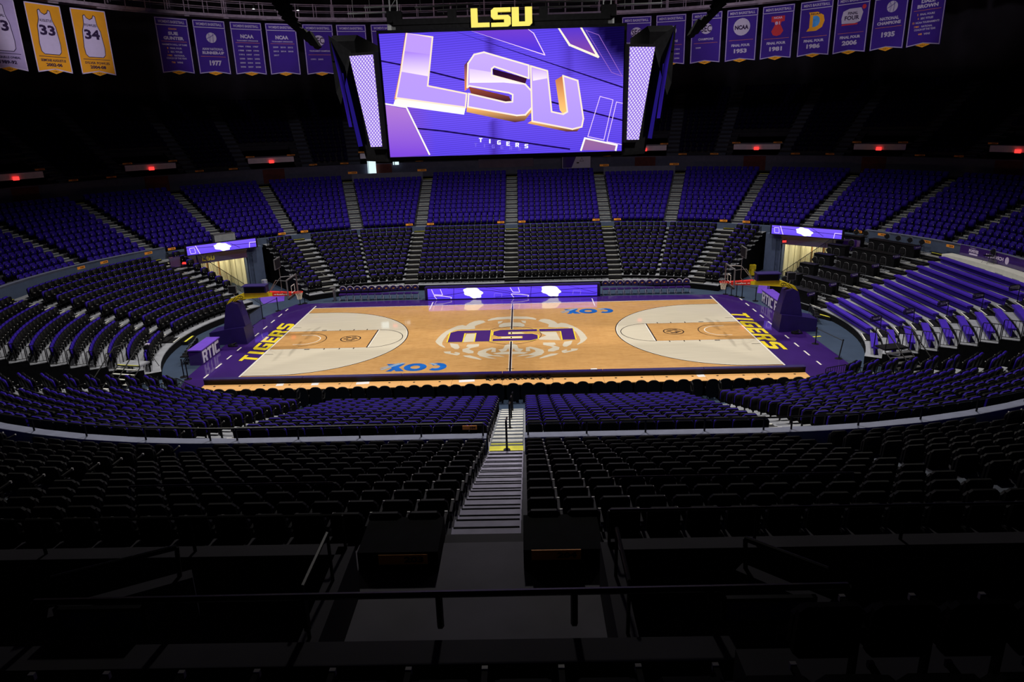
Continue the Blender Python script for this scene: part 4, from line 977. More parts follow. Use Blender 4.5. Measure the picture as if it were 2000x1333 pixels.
banner((28.1, 12.49), (29.23, 10.41), m_bpurple, 'purple mens banner with a coach tribute, last on the right', [('T', 'COACH', .5, .80, .24, .03, m_bgold), ('T', 'DALE', .5, .73, .4, .06, G_), ('T', 'BROWN', .5, .65, .6, .06, G_), L_(.585),
    ('T', '2', .24, .52, .03, .032, m_bgold), ('T', 'FINAL FOURS', .52, .52, .42, .032, G_), ('T', '4', .27, .455, .03, .032, m_bgold), ('T', 'SEC TITLES', .52, .455, .36, .032, G_), ('T', '13', .14, .39, .06, .032, m_bgold), ('T', 'NCAA TOURNAMENTS', .55, .39, .68, .032, G_),
    ('T', '1981', .25, .325, .14, .032, m_bgold), ('T', 'NATIONAL', .55, .325, .32, .032, G_), ('T', 'COACH OF THE YEAR', .5, .275, .62, .032, G_), ('T', '448', .38, .2, .11, .032, m_bgold), ('T', 'WINS', .58, .2, .18, .032, G_)], header=MBk)

# ================================================================= COURTSIDE LED TABLE (far side)
def ribbon_pic(mb, fn, W, Hh, blobs, seams, shapes, c0, c1, lay=.004):
    """colour print of an LED strip in metres; fn(x, z, w)"""
    NX = 24; vs = []; cs = []
    for j in range(4):
        for i in range(NX+1):
            x, z = W*i/NX, Hh*j/3; vs.append(fn(x, z, lay)); cs.append(lerp(s2l(c0), s2l(c1), j/3))
    mb.add(vs, [(j*(NX+1)+i, j*(NX+1)+i+1, (j+1)*(NX+1)+i+1, (j+1)*(NX+1)+i) for j in range(3) for i in range(NX)], 0, cs)
    def fl(pts, col, k): mb.add([fn(min(W, max(0, x)), min(Hh, max(0, z)), lay+.002*k) for x, z in pts], [tuple(range(len(pts)))], 0, [s2l(col)]*len(pts))
    def ln(pts, wd_, col, k, closed=False):
        n = len(pts)
        for i in range(n if closed else n-1):
            a, b = pts[i], pts[(i+1) % n]; dx, dy = b[0]-a[0], b[1]-a[1]; d = math.hypot(dx, dy) or 1; nx, ny = -dy/d*wd_/2, dx/d*wd_/2
            fl([(a[0]+nx, a[1]+ny), (b[0]+nx, b[1]+ny), (b[0]-nx, b[1]-ny), (a[0]-nx, a[1]-ny)], col, k)
    for s in seams: ln(s, .035, (32, 12, 92), 1)
    for s, w_, col in shapes: ln(s, w_, col, 2)
    for bx, bz, rx, rz, ph in blobs:
        pts = []
        for k in range(28):
            a = 2*PI*k/28; rr = 1+.09*sin(a*7+ph)+.05*sin(a*4); x = rx*rr*cos(a); z = rz*rr*sin(a); pts.append((bx+x+z*.0, bz+z-x*.32*rz/rx))
        fl(pts, (255, 250, 255), 3)
        ln([(bx-rx*.5, bz-rz*.2), (bx-rx*.2, bz-rz*.5), (bx+rx*.1, bz-rz*.3)], .02, (225, 215, 248), 4)
        ln([(bx+rx*.1, bz+rz*.45), (bx+rx*.5, bz+rz*.2), (bx+rx*.65, bz-rz*.2)], .02, (225, 215, 248), 4)
t = thing('led_table', 'long courtside table with glowing purple LED front behind the far sideline', 'table', (0, 9.35, 0))
mb = MB(); mb.box((-.02, .35, .46), (12.95, .7, .92)); obj('housing', mb, m_pad, t)
mb = MB(); mb.box((-.02, .02, .95), (12.95, .12, .07)); mb.box((-6.42, -.01, .47), (.12, .06, .9)); mb.box((6.38, -.01, .47), (.12, .06, .9)); mb.box((-.02, -.01, .03), (12.9, .06, .07)); obj('frame', mb, m_pad, t)
mb = MB(); fn = lambda x, z, w: (-6.28+x, -.02-w, .08+z)
W_ = 12.5; pw = (150, 120, 235)
ribbon_pic(mb, fn, W_, .8, [(3.35, .45, .70, .42, 0), (9.1, .45, .70, .42, 1)], [[(0, .1), (3, .5)], [(1.5, .8), (4.7, .55), (6.2, .3)], [(5, .05), (9, .35), (12.4, .15)], [(4.3, .8), (6.4, .4)], [(7.2, .8), (9.8, .5), (12.5, .6)], [(10.4, .8), (12.5, .2)], [(1.9, 0), (1.95, .8)], [(7.6, 0), (7.65, .8)]],
           [([(.3, .75), (.45, .35), (1.1, .3), (.95, .75)], .045, (245, 220, 250)), ([(.65, 0), (.45, .27), (1.2, .22), (1.75, .12), (1.7, 0)], .045, (245, 220, 250)), ([(6.1, .75), (6.3, .4), (6.8, .38), (6.7, .75)], .045, (245, 220, 250)), ([(6.35, 0), (6.15, .27), (6.9, .22), (7.45, .14), (7.4, 0)], .045, (245, 220, 250)),
            ([(4.9, .08), (4.95, .36), (5.5, .3), (5.45, .05)], .02, pw), ([(10.7, .12), (10.75, .42), (11.3, .36), (11.25, .1)], .02, pw)], (80, 56, 225), (104, 72, 245))
obj('led_front', mb, m_scr2, t)

# tunnels and ribbon boards
for sg, nm in ((-1, 'left'), (1, 'right')):
    A = Vector((sg*20.5, 14.25, 0)); B = Vector((sg*24.5, 10.95, 0)); d = (B-A); Lr = d.length; d.normalize(); nrm = Vector((-sg*.64, -.77, 0)) 
    back = -nrm
    P3 = lambda u, v, w: (A+d*u*1.0+back*w+Vector((0, 0, v)))
    # lintel, jambs (structure)
    mb = MB()
    def bx(mb, u0, u1, z0, z1, w0, w1): 
        c = [P3(u, z, w) for u in (u0, u1) for z in (z0, z1) for w in (w0, w1)]
        mb.add([tuple(p) for p in c], [(0, 1, 3, 2), (4, 6, 7, 5), (0, 4, 5, 1), (2, 3, 7, 6), (0, 2, 6, 4), (1, 5, 7, 3)])
    bx(mb, -.55, .62, 0, 3.5, 0, .35); bx(mb, -.55, .62, 0, 3.5, .35, .7)
    struct('wall_tunnel', mb, m_wall, 'blue grey tunnel side wall under the %s ribbon board' % nm)
    mb = MB(); bx(mb, .6, Lr+1.2, 2.75, 3.5, .02, .35)
    ln_ = struct('beam_tunnel', mb, m_cpurple, 'purple lintel over the %s tunnel' % nm)
    mb = MB(); bx(mb, .3, .7, 0, 3.3, 0, 0.02); bx(mb, .62, .7, 0, 3.3, .3, 8); struct('wall_passage', mb, m_wall)
    # cladding of the passage: cream panels alternating, on the far wall of the tunnel
    root = link('wall_panelling', None); root['kind'] = 'structure'; root['label'] = 'lit cream and tan panels inside the %s tunnel' % nm
    seq = [.5, .22, .75, .2, .6, .25, .8, .25, .55, .3, .8, .3]; w = 1.1; 
    for k, L in enumerate(seq):
        mb = MB(); uu = Lr+.1
        u_a = .72+w*.42; u_b = .72+(w+L)*.42; dd = 1.0+ (0 if k % 2 else .05)
        if u_b > Lr+.4: break
        bx(mb, u_a, u_b, 0, 2.95, 3.2+w*.25+dd*.1, 3.35+w*.25)
        obj('panel', mb, m_tan if k in (3, 7) else m_beige, root); w += L
    w = .75
    for k, L in enumerate((.9, .55, .8, .5, .9, .5, .8, .6, .9, .9)):
        mb = MB(); bx(mb, .70, .76+(.05 if k % 2 else 0), 0, 2.94, w+.02, w+L-.02); obj('panel', mb, m_tan if k == 7 else m_beige, root); w += L
    mb = MB(); bx(mb, .2, Lr+1.2, 2.95, 3.0, .3, 9); struct('ceiling_tunnel', mb, m_beige)
    for w_ in (.8, 3.0, 5.2):
        ld = bpy.data.lights.new('tunnel_light', 'AREA'); ld.shape = 'RECTANGLE'; ld.energy = 55; ld.size = 3.0; ld.size_y = .3; ld.color = (1, .93, .68)
        lo = bpy.data.objects.new('tunnel_light', ld); COL.objects.link(lo); lo.location = P3(Lr*.5, 2.92, w_); lo.rotation_euler = (0, 0, math.atan2(d.y, d.x))
    # ribbon board
    t = thing('ribbon_board', 'glowing purple LED ribbon board over the %s tunnel' % nm, 'screen', tuple(A+Vector((0, 0, 3.55))))
    L3 = lambda u, v, w: tuple(d*u-back*w+Vector((0, 0, v)))
    mb = MB(); c = [L3(u, z, w) for u in (-.12, Lr+.12) for z in (-.05, .72) for w in (.14, .34)]
    mb.add(c, [(0, 1, 3, 2), (4, 6, 7, 5), (0, 4, 5, 1), (2, 3, 7, 6), (0, 2, 6, 4), (1, 5, 7, 3)]); obj('housing', mb, m_blk, t)
    mb = MB(); fn = (lambda x, z, w: L3(x if sg > 0 else Lr-x, z+.01, w+.345))
    ribbon_pic(mb, fn, Lr, .66, [(Lr*(.48 if sg > 0 else .5), .33, .62, .3, 0)], [[(0, .5), (Lr, .3)], [(3.0, .66), (3.9, .1)]], [([(.9, 0), (.65, .66)], .05, (250, 225, 250)), ([(Lr-.55, 0), (Lr-.5, .4), (Lr, .38)], .04, (240, 215, 250)), ([(.25, .1), (.2, .5), (.55, .5), (.6, .1), (.25, .1)], .03, (240, 215, 250))], (104, 76, 235), (122, 92, 248))
    obj('led_front', mb, m_scr2, t)
    # exit sign
    te = thing('exit_sign', 'small glowing red exit sign beside the %s ribbon board' % nm, 'sign', tuple(P3(.95 if sg > 0 else Lr+.25, 3.0, -.1)), group='exit signs')
    mb = MB(); mb.box((0, 0, 0), (.34, .1, .2)); obj('housing', mb, m_blk, te); mb = MB(); mb.box((0, -.06, 0), (.3, .02, .16)); obj('face', mb, m_exit, te)
    if sg < 0:
        tl = MB()
        for ch, q0, q1 in (('L', 1.62, 1.90), ('S', 1.93, 2.21), ('U', 2.24, 2.54)):
            for pl in BL[ch]: tl.flat([(Lr+.55-(q0+(q1-q0)*u), 2.93+.36*v) for u, v in pl], lambda u, v, w: tuple(P3(u, v, -w)), .03)
        lt = obj('lettering', tl, m_cyellow, ln_)
        mb = MB(); mb.cyl((0, 0, 0), .22, 1.1, 14); c_ = tag(obj('steel_drum', mb, m_chrome, None, (-19.6, 12.9, 0)), 'tall shiny steel cylinder standing at the left tunnel wall', 'bin')

# ================================================================= BASKETS
def basket(sg, label):
    t = thing('basketball_hoop', label, 'basketball hoop', (sg*14.325, 0, 0))
    X = lambda x: sg*(x-14.325)      # x = distance from centre line
    mb = MB(); prof = [(16.05, 0), (18.3, 0), (18.3, .78), (17.35, .95), (16.15, 1.1)]
    for a, b in ((-.62, .62),): mb.prism(prof, lambda u, v, w: (X(u), a+w, v), b-a)
    obj('padded_base', mb, m_pad, t)
    mb = MB(); mb.prism([(16.1, 1.1), (17.45, .95), (17.25, 1.9), (17.1, 2.45), (16.8, 2.62), (16.4, 2.5), (16.2, 1.7)], lambda u, v, w: (X(u), -.42+w, v), .84); obj('mast_pad', mb, m_pad, t)
    mb = MB(); mb.prism([(17.2, 2.35), (16.95, 2.72), (16.0, 3.12), (14.3, 3.10), (14.3, 2.88), (15.9, 2.74), (16.5, 2.68), (17.0, 2.32)], lambda u, v, w: (X(u), -.19+w, v), .38)
    obj('boom', mb, m_gold, t)
    mb = MB(); mb.tube([(X(16.25)+.0+.11*cos(a)*1.4, -.2, 2.86+.09*sin(a)) for a in np.linspace(0, 2*PI, 13)[:-1]], .012, 4, closed=True); mb.tube([(X(16.22), -.2, 2.78), (X(16.28), -.2, 2.94)], .012, 4)
    for a, b in (((16.85, 2.42), (16.5, 2.78)), ((16.5, 2.78), (16.42, 2.80)), ((16.95, 2.47), (16.55, 2.86))): mb.tube([(X(a[0]), -.2, a[1]), (X(b[0]), -.2, b[1])], .012, 4)
    obj('boom_marking', mb, m_blk, t)
    mb = MB(); mb.prism([(14.3, 2.86), (13.15, 2.88), (13.15, 3.06), (14.05, 3.10), (14.55, 3.13)], lambda u, v, w: (X(u), -.17+w, v), .34); obj('boom_end', mb, m_red, t)
    mb = MB(); put_text(mb, 'StateFarm', lambda u, v, w: (sg*u*sg*sg if False else u, -.18-w, v), X(13.72), 2.985, .62, .095, .005, 0, .04)
    for q in range(3): mb.add([(X(14.16)*1+(.05*q-.05), -.185, 2.95), (X(14.16)+(.05*q+.0), -.185, 2.95), (X(14.16)+(.05*q-.02), -.185, 3.02)], [(0, 1, 2)])
    obj('lettering', mb, m_white, t)
    # backboard
    bb = link('backboard', None, t, (X(13.1), 0, 0))
    mb = MB(); mb.box((0, 0, 3.43), (.03, 1.83, 1.07)); obj('glass', mb, m_glass, bb)
    mb = MB()
    for y in (-.915, .915): mb.box((0, y, 3.43), (.07, .06, 1.1))
    for z in (2.9, 3.97): mb.box((0, 0, z), (.07, 1.83, .06))
    obj('frame', mb, m_grey, bb)
    mb = MB()
    for y in (-.305, .305): mb.box((-sg*.03, y, 3.28), (.01, .05, .46))
    for z in (3.07, 3.49): mb.box((-sg*.03, 0, z), (.01, .61, .05))
    obj('target_square', mb, m_white, bb)
    mb = MB(); mb.box((0, -.45, 2.86), (.12, .9, .12)); mb.box((0, .45, 2.86), (.12, .9, .12)); obj('edge_padding', mb, m_blk, bb)
    mb = MB(); mb.tube([(X(13.12), y, 3.95) for y in (-.8, .8)], .02, 5)
    for y in (-.75, .75): mb.tube([(X(13.12), y, 3.9), (X(13.9), y*.6, 3.9), (X(14.5), y*.2, 3.12)], .022, 5)
    obj('brace', mb, m_grey, t)
    mb = MB(); rx = X(12.75); mb.tube([(rx+.2286*cos(a), .2286*sin(a), 3.048) for a in np.linspace(0, 2*PI, 21)[:-1]], .02, 6, closed=True)
    mb.box((X(13.03), 0, 3.03), (.14, .16, .1)); mb.prism([(12.98, 3.03), (13.06, 3.03), (13.06, 2.9)], lambda u, v, w: (X(u), -.06+w, v), .12); rim = obj('rim', mb, m_red, t)
    mb = MB(); n = 12; rr = [.2286, .19, .155, .135, .125]; zz = [3.035, 2.93, 2.82, 2.71, 2.6]
    for k in range(4):
        for i in range(n):
            a0 = 2*PI*(i+.5*(k % 2))/n; 
            for dlt in (.5, -.5):
                a1 = 2*PI*(i+.5*(k % 2)+dlt)/n
                mb.tube([(rx+rr[k]*cos(a0), rr[k]*sin(a0), zz[k]), (rx+rr[k+1]*cos(a1), rr[k+1]*sin(a1), zz[k+1])], .006, 3)
    obj('net', mb, m_net, rim)
    # shot clock above, padded equipment box on the boom
    mb = MB(); mb.box((X(15.3), 0, 3.32), (1.34, .5, .42)); mb.box((X(15.3), -.1, 3.55), (1.42, .72, .05)); bxo = obj('equipment_box', mb, m_pad, t)
    mb = MB(); mb.box((X(15.3), -.26, 3.3), (1.16, .02, .34)); obj('dark_panel', mb, m_blk, bxo)
    mb = MB(); mb.tube([(X(16.6), 0, 2.7), (X(16.75), 0, 3.1)], .03, 5); mb.box((X(16.75), 0, 3.3), (.5, .08, .46)); s2_ = obj('rear_clock', mb, m_grey, t)
    mb = MB(); mb.box((X(16.75), -.045, 3.3), (.44, .02, .4)); obj('clock_face', mb, m_blk, s2_)
    mb = MB(); mb.box((X(13.7), -.4, 4.9), (.06, .95, .62)); mb.tube([(X(13.72), -.1, 4.6), (X(13.72), -.1, 3.3), (X(13.9), -.1, 3.05)], .02, 5); cl = obj('shot_clock', mb, m_grey, t)
    mb = MB(); mb.box((X(13.7)-sg*.035, -.4, 4.9), (.01, .86, .53)); mb.box((X(13.7)+sg*.035, -.4, 4.9), (.01, .86, .53)); obj('clock_face', mb, m_blk, cl)
basket(-1, 'portable basketball hoop with purple pads and gold boom on the left baseline')
basket(1, 'portable basketball hoop with purple pads and gold boom on the right baseline')
for sg, x, y, w in ((-1, -17.9, -.95, 'left'), (1, 17.9, -.95, 'right')):
    mb = MB(); mb.cyl((0, 0, 0), .22, .1, 10); mb.tube([(.0, 0, .1), (.25, .1, .18), (.4, -.1, .05), (.1, -.2, .05)], .04, 5); tag(obj('cable_coil', mb, m_blk, None, (x-sg*1.0, y, 0.02)), 'small black cable coil on the purple floor by the %s hoop base' % w, 'cable')

# ================================================================= BASELINE BOARDS
def rtic(x, y0, y1, sg, label, extra):
    t = thing('advertising_table', label, 'table', (x, (y0+y1)/2, 0)); L = y1-y0
    mb = MB(); mb.box((sg*.35, 0, .42), (.7, L, .84)); obj('table_body', mb, m_cpurple, t)
    mb = MB(); mb.box((sg*.33, 0, .87), (.78, L+.04, .06)); obj('table_top', mb, m_padl, t)
    mb = MB(); f = lambda u, v, w: (-sg*(.01+w), (u if sg < 0 else -u), v)
    A_ = {'R': BL['R'], 'T': BL['T'], 'I': BL['I'], 'C': BL['C']}
    s = 'RTIC'+extra; widths = dict(R=.52, T=.44, I=.26, C=.5, ); widths[' '] = .16; tot = sum(widths[c] for c in s); k = (L-.22)/tot; p = -L/2+.11
    for c in s:
        wv = widths[c]*k
        if c != ' ':
            for pl in BL[c]:
                mb.flat([(p+((u-.5)*(1.9 if c == 'I' else 1)+.5)*wv*.92+.0, .09+v*.68) for u, v in pl], f, .012)
        p += wv
    obj('lettering', mb, m_bwhite3, t)
m_bwhite3 = mat('letter_pale', s2l((225, 222, 240)), .5, var=.03)
rtic(-17.2, -4.35, -1.85, -1, 'purple padded table with big white RTIC letters at the left baseline', '')
rtic(17.4, 3.35, 6.65, 1, 'purple padded table with white RTIC letters beside the right hoop', ' R')
# folding / stool chairs
m_rim = mat('dark_grey_rim', s2l((86, 86, 92)), .5, var=.1)
def chair_parts(kind):
    P_ = []
    if kind == 'office':
        a = MB(); panel(a, .50, .50, .98, .22, .27, .10, 0, 0, .16); P_.append(('backrest', a, [m_blk]))
        b = MB(); b.box((0, 0, .46), (.48, .46, .08)); P_.append(('seat', b, [m_blk]))
        c = MB(); c.cyl((0, 0, .1), .03, .33, 6)
        for k in range(5): a_ = 2*PI*k/5; c.tube([(0, 0, .1), (.28*cos(a_), .28*sin(a_), .05)], .02, 4)
        P_.append(('pedestal', c, [m_blkm]))
    elif kind == 'media':
        a = MB(); panel(a, .60, .10, 1.03, .24, .30, .05, 0, 0, .26, 5); P_.append(('backrest', a, [m_blk]))
        b = MB(); b.box((0, 0, .45), (.48, .46, .08)); P_.append(('seat', b, [m_blk]))
        c = MB()
        for x in (-.2, .2):
            for y in (-.2, .2): c.box((x, y, .21), (.03, .03, .42))
        P_.append(('legs', c, [m_blkm]))
    elif kind == 'bench':
        a = MB(); zc = .78; pts = [(-.24, -.16), (.24, -.16)]+[(.24*cos(math.radians(x)), .04+.20*sin(math.radians(x))) for x in range(0, 181, 20)]
        a.prism(pts, lambda u, v, w: (u, .2-w+v*.1, zc+v), .05); P_.append(('backrest', a, [m_pad]))
        r = MB(); r.tube([(p[0]*1.03, .17+p[1]*.1, zc+p[1]*1.06) for p in pts[2:]], .017, 4); P_.append(('chrome_rim', r, [m_bgrey]))
        g = MB(); g.flat([(-.07, .0), (.07, .02), (.07, .07), (-.07, .06)], lambda u, v, w: (u, .135+v*.1-w, zc+v), .0); P_.append(('gold_patch', g, [m_bgold]))
        b = MB(); b.box((0, -.02, .46), (.48, .42, .07)); b.box((0, -.24, .44), (.44, .06, .05)); P_.append(('seat', b, [m_cpurple]))
        c = MB()
        for x in (-.22, .22):
            c.tube([(x, -.2, 0), (x, .12, .48)], .014, 4); c.tube([(x, .22, 0), (x, -.05, .46)], .014, 4)
        P_.append(('legs', c, [m_bgrey]))
    elif kind == 'folding':
        a = MB(); panel(a, .42, .52, .86, .18, .22, .12, 0, 0, .14); P_.append(('backrest', a, [m_blk]))
        r = MB(); r.tube([(-.23, .2, .0), (-.23, .21, .7), (-.17, .23, .88), (0, .24, .92), (.17, .23, .88), (.23, .21, .7), (.23, .2, .0)], .015, 4); r.tube([(-.22, .1, .46), (-.22, -.25, 0)], .014, 4); r.tube([(.22, .1, .46), (.22, -.25, 0)], .014, 4); P_.append(('frame', r, [m_rim]))
        b = MB(); b.box((0, -.02, .46), (.42, .40, .05)); P_.append(('seat', b, [m_blk]))
    return [(n, mb.mesh(n, ms)) for n, mb, ms in P_]
CH = {}
def chair(name, kind, loc, rz, label, cat='chair', group=None):
    if kind not in CH: CH[kind] = chair_parts(kind)
    o = thing(name, label, cat, loc, rz, group)
    for n, me in CH[kind]:
        c = bpy.data.objects.new(n, me); c.parent = o; COL.objects.link(c)
    return o
for k in range(11):
    x = -12.75+k*.545; chair('bench_chair', 'bench', (x, 10.0, 0), 0, 'purple team bench chair with gold crest, %s from the left end of the left row' % ORD[k], group='team bench chairs left of the LED table')
for k in range(12):
    x = 6.9+k*.545; chair('bench_chair', 'bench', (x, 9.85, 0), 0, 'purple team bench chair with gold crest, %s from the LED table in the right row' % ORD[k], group='team bench chairs right of the LED table')
mb = MB(); mb.box((0, 0, .5), (.08, .5, 1.0)); mb.box((-.1, 0, .98), (.35, .5, .05)); tag(obj('bench_end_stand', mb, m_grey, None, (-13.35, 9.95, 0)), 'small grey stand at the left end of the left chair row', 'stand')
for k in range(5):
    chair('stool', 'folding', (-18.25-.12*k, -4.0+k*.52, 0), -PI/2, 'black chair behind the left RTIC table, %s from the near end' % ORD[k], group='chairs behind the left board')
for k in range(3):
    chair('stool', 'folding', (19.0+.15*k, 1.2+k*.6, 0), PI/2, 'black chair behind the right hoop base, %s from the near side' % ORD[k], group='chairs behind the right hoop')

# ================================================================= MEDIA TABLE near side
t = thing('media_table', 'long wood topped media table along the near sideline with black front', 'table', (0, -9.9, 0))
n = 12; L = 28.9/n
for k in range(n):
    x = -14.75+(k+.5)*L; mb = MB(); mb.prism([(x-L/2+.006, -.5-(.25 if k in (0,) else 0)*0), (x+L/2-.006, -.5), (x+L/2-.006, .35), (x-L/2+.006, .35)], lambda u, v, w: (u, v, .74+w), .04)
    tp = obj('table_top', mb, m_tabw, t)
    mh = MB()
    for q in (-.34, .34): mh.cyl((x+q*L*.75, .12, .781), .06, .004, 8)
    obj('cable_hole', mh, m_blk, tp)
mb = MB(); mb.box((-.3, .42, .5), (28.9, .12, 1.0)); obj('front_board', mb, m_blk, t)
mb = MB()
for k in range(6): mb.box((-14.75+(k+.5)*28.9/6, .46, 1.03), (28.9/6-.02, .3, .07))
obj('front_top', mb, m_pad, t)
mb = MB(); mb.box((-.3, -.1, .36), (28.7, .6, .7)); obj('skirt', mb, m_dark, t)
for k in range(43):
    x = -14.2+k*.655+.05*sin(k*2.3); 
    chair('media_chair', 'media', (x, -10.52+.03*sin(k*1.7), 0), PI, 'black round backed chair at the media table, %s from the %s end' % (ORD[k] if k < 22 else ORD[42-k], 'left' if k < 22 else 'right'), group='chairs along the media table')
for k, (x, w, lab) in enumerate([(-11.0, .34, 'white paper sheet on the media table near its left end'), (-9.3, .34, 'white paper on the media table, second from the left'), (-7.0, .62, 'wide white papers on the media table by the near COX logo'), (-2.0, .75, 'large white papers on the media table left of centre'), (9.15, .36, 'white paper sheet on the right half of the media table')]):
    mb = MB(); mb.box((0, 0, .003), (w, .3, .006), .1); tag(obj('paper', mb, m_white, None, (x, -9.75, .781)), lab, 'paper', 'papers on the media table')
for k in range(9):
    x = -1.0+k*.36; mb = MB(); mb.box((0, 0, .04), (.16, .12, .08), k*.5); mb.tube([(-.1, .02, .02), (.02, .1, .05), (.16, .02, .02), (.25, -.08, .02)], .012, 4)
    tag(obj('cable_box', mb, m_blk, None, (x, -9.68+.04*sin(k*3), .781)), 'small black box with loose cables on the media table, %s in the centre cluster' % ORD[k], 'equipment', 'equipment on the media table')
mb = MB(); mb.box((0, 0, .03), (.3, .12, .05)); tag(obj('white_box', mb, m_white, None, (4.1, -9.4, 1.07)), 'small white box on the table front top right of centre', 'box')

# ================================================================= SUITES (right, behind the tunnel) and BLEACHERS
for k in range(6):
    i = 2*k; r, z = LR[i]
    for col, (a0, a1, nch) in enumerate(((55.8, 60.0, 2), (62.0, 72.3, 4))):
        A = Vector(pol(a0, r+.32)).to_3d(); B = Vector(pol(a1, r+.32)).to_3d(); c = (A+B)/2; d = B-A; L = d.length; rz = math.atan2(d.y, d.x)
        lab = 'long table under black cloth, %s tier from the floor, %s' % (ORD[k], 'beside the right tunnel' if col == 0 else 'next to the purple benches')
        t = thing('draped_table', lab, 'table', (c.x, c.y, z), rz, 'black suite tables')
        mb = MB(); mb.box((0, 0, .40), (L, .55, .80)); obj('cloth_skirt', mb, m_dark, t); mb = MB(); mb.box((0, 0, .82), (L+.04, .6, .035)); obj('table_top', mb, m_blk, t)
        out = Vector((cos((rz+PI/2)), sin(rz+PI/2), 0))
        if out.dot(c) < 0: out = -out
        for q in range(nch):
            pos = A+d*((q+.5)/nch)+out*.72; rr2 = LR[i+1][1] if i+1 < 12 else z
            chair('suite_chair', 'folding', (pos.x, pos.y, rr2), math.atan2(-out.x, out.y), 'black chair with grey rim, %s at the %s tier table %s' % (ORD[q], ORD[k], 'by the right tunnel' if col == 0 else 'by the benches'), group='chairs at the suite tables')
    # intermediate rows carry a slim counter with railing
for i in range(12):
    r, z = LR[i]
    for (a0, a1, nm, gl_) in ((77.6, 103.4, 'long', 'long'), (107.6, 119.5, 'short', 'short')):
        A = Vector(pol(a0, r+.42)).to_3d(); B = Vector(pol(a1, r+.42)).to_3d(); c = (A+B)/2; d = B-A; L = d.length; rz = math.atan2(d.y, d.x)
        if i == 11: continue
        t = thing('bench', '%s purple bleacher bench, %s row up from the floor on the right' % (nm, ORD[i]), 'bench', (c.x, c.y, z), rz, '%s purple bleacher benches' % nm)
        mb = MB(); sgn = 1
        mb.box((0, 0, .40), (L, .34, .09)); obj('seat_board', mb, m_bench, t)
        mb = MB(); mb.box((0, .16 if False else -.0, .22), (L, .05, .34)); obj('front_panel', mb, m_bench, t)
for i in range(11):     # mini steps in the bleacher aisle
    r, z = LR[i]; x, y = pol(105.3, r+.6); t = thing('step_box', 'black slatted step box in the bleacher aisle, %s from the floor' % ORD[i], 'step', (x, y, z), -math.radians(105.3), 'step boxes in the right aisle')
    mb = MB(); mb.box((0, 0, .06), (.95, .40, .12)); obj('frame', mb, m_blk, t)
    for q in range(3): mb = MB(); mb.box((0, -.13+q*.13, .125), (.9, .05, .012)); obj('tread_strip', mb, m_grey, t)
def handrail_sign(a, r, z, k, lab, rzz):
    x, y = pol(a, r); t = thing('aisle_handrail', lab, 'handrail', (x, y, z), rzz, 'aisle handrails with purple signs')
    mb = MB(); mb.tube([(0, 0, 0), (0, 0, .95), (-.06, 0, 1.0), (-.75, 0, 1.0), (-.8, 0, .93), (-.75, 0, .72), (-.05, 0, .72)], .022, 5); obj('rail', mb, m_blkm, t)
    mb = MB(); mb.prism([(p[0]-.4, p[1]+.86) for p in rrect(.72, .24, .1, 2)], lambda u, v, w: (u, -.02+w, v), .04); s_ = obj('sign_panel', mb, m_cpurple, t)
    mb = MB(); put_text(mb, 'Pinnacle', lambda u, v, w: (u, -.03-w, v), -.45, .87, .34, .1, .004); mb.box((-.17, -.032, .87), (.12, .004, .05)); obj('lettering', mb, m_bwhite, s_)
for k, i in enumerate((1, 3, 5, 7, 9)): handrail_sign(104.0, LR[i][0]+.1, LR[i][1], k, 'black handrail with purple oblong sign in the right bleacher aisle, %s up' % ORD[k], .35)
for k, i in enumerate((0, 2, 4, 6, 8, 10)): handrail_sign(73.6, LR[i][0]+.1, LR[i][1], k, 'black handrail with purple oblong sign beside the suite tables, %s up' % ORD[k], .5)

# deck and banner above the bleachers
mb = MB(); strip(mb, arc_pts(76.5, 120, 21.4), 3.42, arc_pts(76.5, 120, 22.2), 3.42); strip(mb, arc_pts(76.5, 120, 21.4), 3.1, arc_pts(76.5, 120, 21.4), 3.42); struct('trim_2', mb, m_nose, 'pale deck ledge above the purple benches')
t = thing('wall_banner', 'purple wall banner with white Popeyes and Maravich lettering, right edge', 'banner')
def wb(u, v, w=0.0):
    a = 78.2+u*24; x, y = pol(a, 22.12-w); return (x, y, 3.45+v*.66)
mb = MB(); mb.add([wb(i/16, j, 0) for j in (0, 1) for i in range(17)], [(i, i+1, 18+i, 17+i) for i in range(16)]); obj('cloth', mb, m_cpurple, t)
mb = MB(); put_text(mb, 'POWERED BY', wb, .115, .86, .05, .06, .012); put_text(mb, 'POPEYES', wb, .122, .60, .085, .3, .012, 0, .06); mb.add([wb(.085+.075*q, .22+h*.16, .012) for h in (0, 1) for q in (0, 1)], [(0, 1, 3, 2)])
put_text(mb, 'MARAVICH', wb, .315, .52, .16, .34, .012, 0, .05)
mb.add([wb(.428+.018*cos(a_), .5+.34*sin(a_), .012) for a_ in np.linspace(0, 2*PI, 17)[:-1]], [tuple(range(16))])
obj('lettering', mb, m_bwhite, t)
x, y = pol(85.5, 21.8); chair('folding_chair', 'folding', (x, y, 3.43), -math.radians(85), 'single black folding chair standing on the pale deck by the purple banner')

